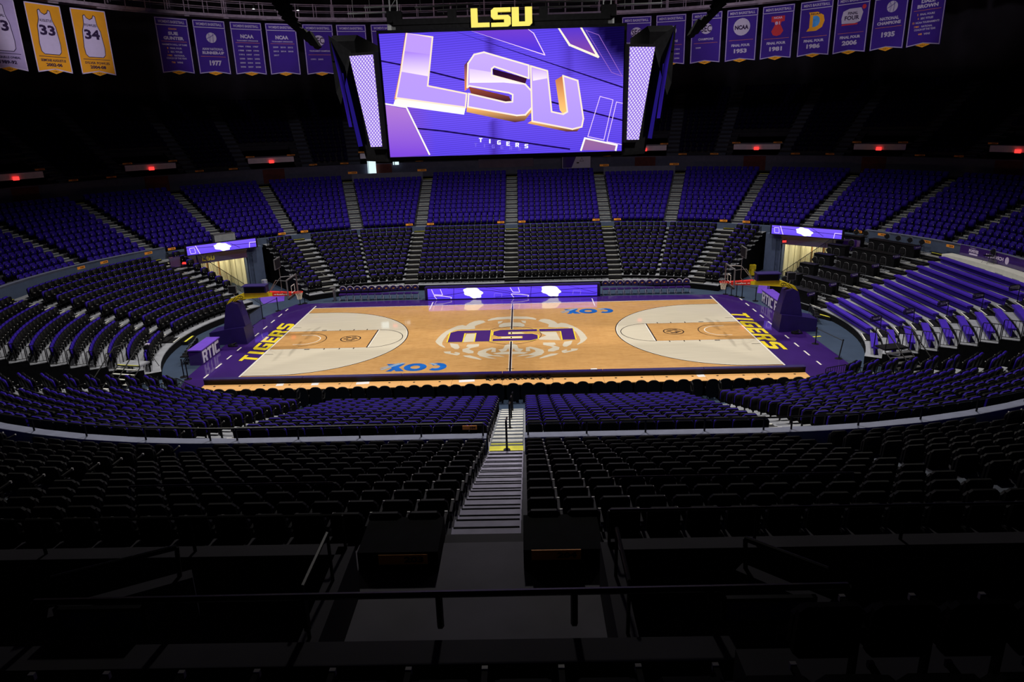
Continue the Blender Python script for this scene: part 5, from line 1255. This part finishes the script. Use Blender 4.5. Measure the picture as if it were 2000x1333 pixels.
# ================================================================= RAILINGS
def bar_panel(name, p0, p1, h, label, z0=0.0, z1=None, group=None, cat='railing', gapb=.12, sp=.13, mt=None):
    z1 = z0 if z1 is None else z1; p0 = Vector((p0[0], p0[1], z0)); p1 = Vector((p1[0], p1[1], z1)); d = p1-p0; L = d.length; n = max(1, int(L/sp)); c = p0.copy()
    t = thing(name, label, cat, tuple(c), 0, group)
    mb = MB(); up_ = Vector((0, 0, 1))
    mb.tube([Vector(), up_*h*.97, d*.04+up_*h, d*.96+up_*h, d+up_*h*.97, d], .022, 5); mb.tube([up_*gapb, d+up_*gapb], .018, 4); obj('frame', mb, mt or m_blkm, t)
    bm = MB(); bm.tube([(0, 0, gapb), (0, 0, h)], .012, 4); bme = bm.mesh('bar', mt or m_blkm)
    for k in range(1, n): link('bar', bme, t, tuple(d*k/n))
    return t
for side, sn in ((-1, 'left'), (1, 'right')):
    for i in range(2, 11):
        r, z = LR[i]; 
        bar_panel('end_railing', pol(side*121, r+.03), pol(side*121, r+.77), .95, 'black bar railing closing the %s tier at the near end of the %s stand' % (ORD[i], sn), z, None, 'railings at the end of the %s stand' % sn)
    for i in range(1, 6):
        r, z = LR[2*i]; r0, z0_ = LR[2*i-2]
        bar_panel('side_railing', pol(side*37.8, r0), pol(side*37.8, r), .9, 'black bar railing beside the %s tunnel, %s section up' % (sn, ORD[i-1]), z0_, z, 'railings beside the %s tunnel' % sn)
        bar_panel('tunnel_railing', pol(side*55.2, r0), pol(side*55.2, r), .9, 'black stepped railing behind the %s tunnel opening, %s section up' % (sn, ORD[i-1]), z0_, z, 'stepped railings by the %s tunnel' % sn)
    bar_panel('ramp_railing', (side*14.9, 13.2), (side*17.0, 15.6), .95, 'light bar railing at the outer end of the far stand, %s side' % sn, .35, .9, None, mt=m_grey)
for lab, p0, p1 in (('outer left panel', (-16.9, -10.0), (-17.3, -8.9)), ('left panel by the media table', (-16.55, -10.05), (-16.25, -9.2)), ('right panel by the media table', (-16.25, -9.2), (-15.0, -10.3)), ('far left short panel', (-18.2, -9.7), (-17.6, -9.9))):
    bar_panel('crowd_barrier', p0, p1, 1.05, 'black crowd barrier at the near left court corner, '+lab, 0, None, 'left corner barriers')
for lab, p0, p1 in (('first panel from the table', (15.0, -9.8), (16.15, -9.35)), ('second panel from the table', (16.15, -9.35), (16.9, -10.1)), ('third panel', (17.6, -9.4), (17.8, -9.9)), ('outermost panel', (18.0, -9.9), (19.3, -9.1))):
    bar_panel('crowd_barrier', p0, p1, 1.05, 'black crowd barrier at the near right court corner, '+lab, 0, None, 'right corner barriers')
# belt posts
def post_(x, y, lab, lean=(0, 0)):
    t = thing('barrier_post', lab, 'post', (x, y, 0), 0, 'belt barrier posts'); mb = MB(); mb.cyl((0, 0, 0), .2, .03, 12); obj('base', mb, m_blkm, t)
    mb = MB(); mb.tube([(0, 0, .02), (lean[0], lean[1], .98)], .03, 6); mb.cyl((lean[0], lean[1], .95), .04, .06, 8); obj('pole', mb, m_blkm, t)
LP = [(-17.2, 3.03), (-17.16, 5.2), (-16.77, 7.25), (-15.69, 8.95), (-15.45, 9.3), (-17.0, -6.6), (-17.4, -6.2)]
for k, (x, y) in enumerate(LP): post_(x, y, 'thin black barrier post by the left baseline, %s in the row' % ORD[k])
RP = [(15.55, 9.0), (15.85, 8.6), (16.12, 8.26), (16.42, 7.93), (17.06, 6.9), (17.3, -3.0), (17.5, -5.6), (18.86, 9.56), (19.73, 10.12)]
for k, (x, y) in enumerate(RP): post_(x, y, 'thin black barrier post by the right baseline, %s in the row' % ORD[k], (.25, .25) if k == 6 else (0, 0))
for k, (a, b, lab) in enumerate(((LP[0], LP[1], 'between the first two left posts'), (LP[1], LP[2], 'between the second and third left posts'), (RP[3], RP[4], 'near the right RTIC table'), (RP[5], (17.75, -5.35), 'beyond the right hoop base'))):
    mb = MB(); mb.tube([(a[0], a[1], .93), (b[0], b[1], .93)], .02, 4); tag(obj('barrier_belt', mb, m_blkm), 'black belt '+lab, 'belt', 'barrier belts')
mb = MB(); mb.add([(-17.2, 3.1, .06), (-17.16, 5.1, .06), (-17.16, 5.1, .88), (-17.2, 3.1, .88)], [(0, 1, 2, 3)]); mb.add([(-17.23, 3.1, .06), (-17.19, 5.1, .06), (-17.19, 5.1, .88), (-17.23, 3.1, .88)], [(3, 2, 1, 0)]); tag(obj('barrier_cloth', mb, m_wall), 'blue grey cloth hanging between two left barrier posts', 'cloth')
# side stairs at the near ends of the end stands
for sg, sn, mt in ((-1, 'left', m_nose), (1, 'right', m_grey)):
    t = thing('portable_stair', '%s portable stair leading up to the %s stand end' % ('pale grey' if sg < 0 else 'black framed', sn), 'stair', (sg*19.2, -7.6, 0), sg*.22)
    mb = MB(); mb.box((0, .1, 1.26), (1.3, .75, .08), 0, 0); obj('landing', mb, m_tread if sg < 0 else m_blk, t); mb = MB(); mb.box((0, -.28, 1.31), (1.3, .05, .02)); obj('yellow_edge', mb, m_yel if sg < 0 else m_blk, t)
    for k in range(7): mb = MB(); mb.box((0, -.42-k*.27, 1.12-k*.165), (1.25, .1 if sg < 0 else .24, .04)); obj('tread', mb, mt, t)
    mb = MB()
    for x in (-.68, .68):
        mb.tube([(x, -2.2, .0), (x, -2.2, .9), (x, -.3, 2.2), (x, .5, 2.2), (x, .5, 1.2)], .03, 5); mb.tube([(x, -2.2, .05), (x, -.3, 1.2)], .03, 5); mb.tube([(x, -.3, 1.2), (x, -.3, 2.2)], .025, 4)
    obj('handrails', mb, m_blkm, t)
for k, (x, y, rz, lab) in enumerate(((-20.0, .2, .05, 'left stand'), (19.85, 2.2, -2.62, 'right stand by the suites'), (19.75, -4.0, -.22, 'right stand aisle'))):
    t = thing('kick_step', 'black floor step with yellow edge at the '+lab, 'step', (x, y, 0), rz+PI/2, 'yellow edged floor steps'); mb = MB(); mb.box((0, 0, .1), (1.3, .35, .2)); obj('box', mb, m_blk, t); mb = MB(); mb.box((0, 0, .205), (1.2, .12, .012)); obj('yellow_strip', mb, m_yel, t)
mb = MB(); mb.box((0, 0, .004), (.5, .12, .008), .2); tag(obj('floor_tape', mb, m_yel, None, (17.95, -1.6, .004)), 'short yellow tape strip on the floor beside the right hoop base', 'marking')
t = thing('camera_tripod', 'black camera tripod with small lit gear on the left stand platform', 'tripod', (-19.35, -5.75, .45))
mb = MB()
for k in range(3): a_ = k*2*PI/3+.4; mb.tube([(0, 0, 1.0), (.42*cos(a_), .42*sin(a_), 0)], .02, 4)
obj('legs', mb, m_blkm, t); mb = MB(); mb.box((0, 0, 1.15), (.22, .35, .22)); obj('camera_body', mb, m_blk, t); mb = MB(); mb.box((.05, 0, 1.29), (.2, .2, .05)); obj('screen', mb, m_bgrey, t)
# near centre stair: handrail posts
for k, (y, z) in enumerate([(-13.0, .45), (-15.8, 1.4), (-18.4, 2.2), (-22.55, 3.42)]):
    t = thing('stair_post', 'black centre handrail post of the near courtside stair, %s up' % ORD[k], 'post', (.22, y, z), group='handrail posts of the near stair')
    mb = MB(); mb.cyl((0, 0, 0), .1, .03, 8); mb.tube([(0, 0, 0), (0, 0, .95)], .035, 6); obj('pole', mb, m_blkm, t); mb = MB(); mb.tube([(0, 0, .93), (0, .9, .65)], .03, 5); obj('rail', mb, m_blkm, t)
mb = MB(); mb.box((.2, -22.42, 3.405), (1.0, .34, .02)); tag(obj('yellow_step_edge', mb, m_yel), 'yellow painted top edge of the near courtside stair', 'marking')
# hoop shaped handrails at near lower aisles
for k, (x, y, z, lab) in enumerate(((-8.15, -12.6, .45, 'upper left aisle'), (-9.3, -12.5, .45, 'left aisle, outer'), (8.1, -12.6, .45, 'right aisle, inner'), (9.35, -12.5, .45, 'right aisle, outer'))):
    t = thing('loop_handrail', 'black looped handrail at the foot of the near '+lab, 'handrail', (x, y, z), group='looped handrails'); mb = MB(); mb.tube([(0, 0, 0), (0, 0, .7), (0, .12, .95), (0, .4, 1.0), (0, .5, .8), (0, .35, .6), (0, .1, .65)], .03, 5); obj('rail', mb, m_blkm, t)

# ledge railing on the near ring wall
def long_rail(name, pts, z0, z1, lab, cat='railing', sp=1.6, rad=.028):
    t = thing(name, lab, cat, (pts[0][0], pts[0][1], z0)); o = Vector((pts[0][0], pts[0][1], z0))
    mb = MB(); mb.tube([Vector((x, y, z1))-o for x, y in pts], rad, 5); obj('rail', mb, m_blkm, t)
    pm = MB(); pm.tube([(0, 0, 0), (0, 0, z1-z0)], rad, 5); pme_ = pm.mesh('post', m_blkm); acc = 0
    for i in range(len(pts)-1):
        a, b = Vector(pts[i]), Vector(pts[i+1]); L = (b-a).length; n = max(1, int(round(L/sp)))
        for k in range(n): p = a+(b-a)*k/n; link('post', pme_, t, (p.x-o.x, p.y-o.y, 0))
    p = pts[-1]; link('post', pme_, t, (p[0]-o.x, p[1]-o.y, 0)); return t
for sg, sn in ((-1, 'left'), (1, 'right')):
    x0 = .85 if sg > 0 else -.45
    long_rail('ledge_railing', [(x0, -22.7), (sg*CX, -22.7)]+arc_pts(sg*178, sg*148, 22.7, 5), 3.98, 4.36, 'low black railing on the pale ledge, %s of the near centre stair' % sn)
x_, y_ = pol(-44.9, 22.9); t = thing('scorer_desk', 'light grey desk box on the ring above the left ribbon board', 'desk', (x_, y_, 3.45), math.radians(44.9)); mb = MB(); mb.box((0, 0, .42), (1.7, .7, .84)); obj('desk_body', mb, m_tread, t)
mb = MB(); mb.box((0, .1, .88), (1.8, .8, .05)); obj('desk_top', mb, m_grey, t); mb = MB(); mb.box((.3, 0, 1.02), (.12, .12, .24)); mb.box((.6, .1, .98), (.3, .2, .15)); tag(obj('small_equipment', mb, m_blk, None, (x_, y_, 3.45), math.radians(44.9)), 'small black gear on the light grey desk above the left ribbon board', 'equipment')
# orange section signs
def osign(x, y, z, rz, lab, w=.62, h=.17, txt=None, grp='orange section signs'):
    t = thing('section_sign', lab, 'sign', (x, y, z), rz, grp); mb = MB(); mb.box((0, 0, 0), (w, .016, h)); obj('plate', mb, m_orange, t)
    mb = MB(); f = lambda u, v, w_: (u, -.009-w_, v)
    if txt: put_text(mb, txt, f, w*.22, 0, w*.4, h*.62, .003, 0, .05); put_text(mb, txt[:1], f, -w*.3, 0, w*.02, h*.02, .003)
    else:
        for q in range(4): mb.add([f(-w*.1+q*w*.13+a, b, .003) for a, b in ((0, -h*.25), (w*.08, -h*.25), (w*.08, h*.25), (0, h*.25))], [(0, 1, 2, 3)])
    obj('lettering', mb, m_blk, t)
for side, sn in ((1, 'right'), (-1, 'left')):
    for j, a in enumerate([0, 2, 30.6, 59.2, 73.5]):
        for e in (-1, 1):
            if a == 0:
                if e*side < 0: continue
                s = side*.95-.15
            else: s = S_of(('a', a), 22.15, side)+side*e*.95
            x, y, th = P_of(s, 22.12); osign(x, y, 3.86, -th, 'small orange section sign on the far ring rail, %s to the %s of centre' % (ORD[j*2+(e > 0)], sn))
    for e, (a, r, z) in enumerate(((2.9, 31.9, 7.95), (15.3, 31.9, 7.95), (74.6, 31.9, 7.95))):
        x, y = pol(side*a, r); osign(x, y, z, -side*math.radians(a), 'orange sign on the parapet above the middle ring, %s %s' % (ORD[e], sn), .9, .2)
    for a0, a1 in ((2.8, 15.5), (74.3, 104)):
        mb = MB(); p = arc_pts(side*a0, side*a1, 31.9); q = arc_pts(side*a0, side*a1, 32.1); strip(mb, p, 6.87, p, 7.8); strip(mb, p, 7.8, q, 7.8); struct('parapet_wall', mb, m_fasc)
    for j, pc in enumerate(PORT):
        if pc > 75: continue
        a0, a1 = pc-3.6, pc+3.6
        mb = MB(); A = arc_pts(side*a0, side*a1, 35.3, 8); B = arc_pts(side*a0, side*a1, 38.8, 8)
        strip(mb, A, 9.12, A, 9.62); strip(mb, A, 9.62, B, 9.62); strip(mb, A, 9.12, B, 9.12)
        root = struct('canopy_beam', mb, m_canopy, 'pale canopy over the %s dark portal, %s' % (ORD[j], sn))
        mb = MB(); strip(mb, arc_pts(side*a0, side*a1, 38.5, 8), 7.2, arc_pts(side*a0, side*a1, 38.5, 8), 9.6)
        for a in (a0, a1): p, q = pol(side*a, 34.3), pol(side*a, 38.6); mb.add([(p[0], p[1], 7.2), (q[0], q[1], 7.2), (q[0], q[1], 10.6), (p[0], p[1], 8.7)], [(0, 1, 2, 3)])
        struct('wall_portal', mb, m_roof)
        mb = MB(); p = arc_pts(side*(pc-1.6), side*(pc+1.9), 34.15, 8); strip(mb, p, 7.2, p, 8.55); struct('door_%d' % (j+1+(5 if side > 0 else 0)), mb, m_redbrown, 'reddish doorway in the fascia wall, %s %s' % (ORD[j], sn))
        x, y = pol(side*pc, 35.15); t = thing('exit_sign', 'glowing red exit sign under the %s canopy on the %s' % (ORD[j], sn), 'sign', (x, y, 9.22), -side*math.radians(pc), 'exit signs')
        mb = MB(); mb.box((0, 0, 0), (.44, .08, .28)); obj('face', mb, m_exit, t)
        for e in (-1, 1):
            x, y = pol(side*(pc+e*3.2), 35.2); osign(x, y, 9.78, -side*math.radians(pc), 'dim orange sign on the %s canopy, %s end, %s' % (ORD[j], 'outer' if e > 0 else 'inner', sn), .8, .14)
            x, y = pol(side*(pc+e*6.4), 34.2); osign(x, y, 8.78, -side*math.radians(pc), 'dim orange sign on the fascia wall top, %s portal, %s end, %s' % (ORD[j], 'outer' if e > 0 else 'inner', sn), .8, .14)
# lit doorway and poster
t = thing('lit_window', 'bright bluish lit glass door in the far concourse wall', 'window', (-14.55, 33.2, 7.25), 0.2); mb = MB(); mb.box((0, 0, .95), (.85, .05, 1.8)); obj('glass', mb, m_day, t); mb = MB(); mb.box((-.35, -.04, .95), (.05, .04, 1.8)); mb.box((.6, -.04, .1), (2.2, .04, .1)); obj('frame', mb, m_grey, t)
t = thing('lit_window', 'small bright lit window right of the lit glass door', 'window', (-12.1, 33.6, 8.6)); mb = MB(); mb.box((0, 0, 0), (.6, .05, .3)); obj('glass', mb, m_day, t); mb = MB(); mb.box((-.15, -.04, 0), (.08, .04, .3)); obj('frame', mb, m_blk, t)
t = thing('wall_poster', 'white and purple poster on the far fascia wall below the screen', 'poster', (6.55, 33.7, 7.65)); mb = MB(); mb.box((0, 0, .6), (2.9, .04, 1.25)); obj('sheet', mb, m_bgrey, t)
mb = MB(); mb.flat([(-1.4, .02), (-.5, .02), (0, 1.18), (-1.4, 1.18)], lambda u, v, w: (u, -.03-w, v), 0); obj('purple_print', mb, m_cpurple, t)
mb = MB(); mb.tube([(.35, -.03, .65), (.75, -.03, .65), (.55, -.03, 1.0)], .03, 4, closed=True); mb.box((.15, -.03, .5), (.25, .01, .12)); obj('black_print', mb, m_blk, t)

# ================================================================= NEAR CROSS AISLE
for x0, x1 in ((-1.36, -.34), (.74, 1.74)):
    mb = MB(); mb.box(((x0+x1)/2, -33.2, 7.36), (x1-x0, .82, .3)); struct('parapet_wall', mb, m_dark, 'dark plinth behind the top row of black seats')
osign(-.78, -33.63, 7.42, 0, 'large orange sign reading 203 on the back of the left black seats', .62, .14, '203'); osign(1.15, -33.63, 7.45, 0, 'large orange sign reading 204 on the back of the right black seats', .62, .14, '204')
osign(-.85, -22.45, 4.12, 0, 'orange sign reading 104 on the ledge left of the near stair', .42, .12, '104')
for sg, sn, xi in ((-1, 'left', -1.35), (1, 'right', 1.75)):
    mb = MB(); mb.box(((xi+sg*9)/2, -34.1, 7.55), (abs(sg*9-xi), .22, .7)); mb.box((xi, -35.0, 7.55), (.2, 1.9, .7)); struct('parapet_wall', mb, m_concd, 'dark curb of the near walkway, %s' % sn)
    long_rail('walkway_railing', [(xi, -34.1), (sg*8.5, -34.1)], 7.9, 8.35, 'thin dark railing across the near walkway, %s half' % sn, sp=1.9, rad=.02)
    t = long_rail('short_railing', [(xi, -34.7), (xi, -35.6)], 7.9, 8.5, 'short dark side rail beside the near landing, %s' % sn, sp=.9, rad=.02)
    t = thing('sloping_handrail', 'dark purple sheened sloping handrail at the near %s' % sn, 'handrail', (0, 0, 0))
    mb = MB(); a, b = ((-2.83, -34.99), (-3.82, -35.5)) if sg < 0 else ((3.01, -35.01), (3.62, -35.56)); mb.tube([(a[0], a[1], 8.55), (b[0], b[1], 8.56)], .03, 8); mb.tube([(a[0], a[1], 8.55), (a[0]+sg*.05, a[1], 7.9)], .025, 5); obj('rail', mb, m_blkm, t)
    mb = MB(); mb.box(((a[0]+b[0])/2+sg*.0, (a[1]+b[1])/2, 7.95), (1.3 if sg < 0 else .9, .16, .5), math.atan2(b[1]-a[1], b[0]-a[0])); obj('low_wall', mb, m_concd, t)
    t = long_rail('block_railing', [(-5.9 if sg < 0 else 2.2, -30.75), (-2.45 if sg < 0 else 6.2, -30.75)], 6.3, 6.95, 'thin dark rail across the black seats, %s block' % sn, sp=3.4, rad=.016)
    # framed boards hanging on the front rail
    t = thing('rail_board', 'dark framed board hanging on the nearest rail, %s end' % sn, 'sign', (-3.2 if sg < 0 else 3.0, -35.78, 8.3)); mb = MB(); mb.box((0, 0, 0), (.78, .03, .22)); obj('board', mb, m_fasc, t)
    mb = MB()
    for z in (-.13, .13): mb.box((0, -.01, z), (.86, .05, .04))
    for x in (-.41, .41): mb.box((x, -.01, 0), (.04, .05, .3))
    obj('frame', mb, m_blk, t)
mb = MB(); mb.box((0, -36.15, 7.9), (18, .3, .6)); struct('parapet_wall', mb, m_concd, 'concrete curb right below the nearest rail')
mb = MB(); mb.add([(-9, -33, 7.23), (9, -33, 7.23), (9, -36.1, 7.23), (-9, -36.1, 7.23)], [(0, 1, 2, 3)]); struct('floor_walkway', mb, m_conc_lit, 'concrete floor of the near walkway')
long_rail('front_railing', [(-3.75, -35.85), (3.7, -35.8)], 8.2, 8.56, 'nearest dark horizontal railing across the foreground', sp=1.22, rad=.035)
# foreground seats
for k in range(15):
    x = -3.4+k*.52; y = -37.1; z = 8.55
    if -40 < y: 
        o = thing('foreground_seat', 'unlit seat back in the nearest row at the bottom edge, %s from the left' % ORD[k], 'seat', (x, y, z), PI, 'nearest foreground seats')
        for n_, mb_, ms_ in fp: link(n_, mb_.mesh(n_, ms_), o)
for k in range(4):
    o = thing('foreground_seat', 'unlit seat back at the lower right, second nearest row, %s from its left' % ORD[k], 'seat', (2.9+k*.52, -36.5, 8.62), PI, 'second nearest foreground seats')
    for n_, mb_, ms_ in fp: link(n_, mb_.mesh(n_, ms_), o)
mb = MB(); mb.box((0, -38.0, 8.3), (16, 2.2, .5)); mb.box((0, -40.3, 9.6), (16, 2.2, .5)); mb.box((5.5, -36.9, 8.2), (6, .9, .5)); struct('floor_upper', mb, m_concd, 'dark concrete rows right below the viewpoint')
# yellow utility cart
t = thing('floor_fan', 'small yellow floor fan beside the right tunnel wall', 'fan', (19.3, 15.0, 0)); mb = MB(); mb.cyl((0, 0, .1), .35, .5, 10, 0, .3); obj('housing', mb, m_gold, t); mb = MB(); mb.box((0, -.1, .75), (.5, .35, .35)); obj('motor_cover', mb, m_gold, t)
print('objects', len(bpy.data.objects))
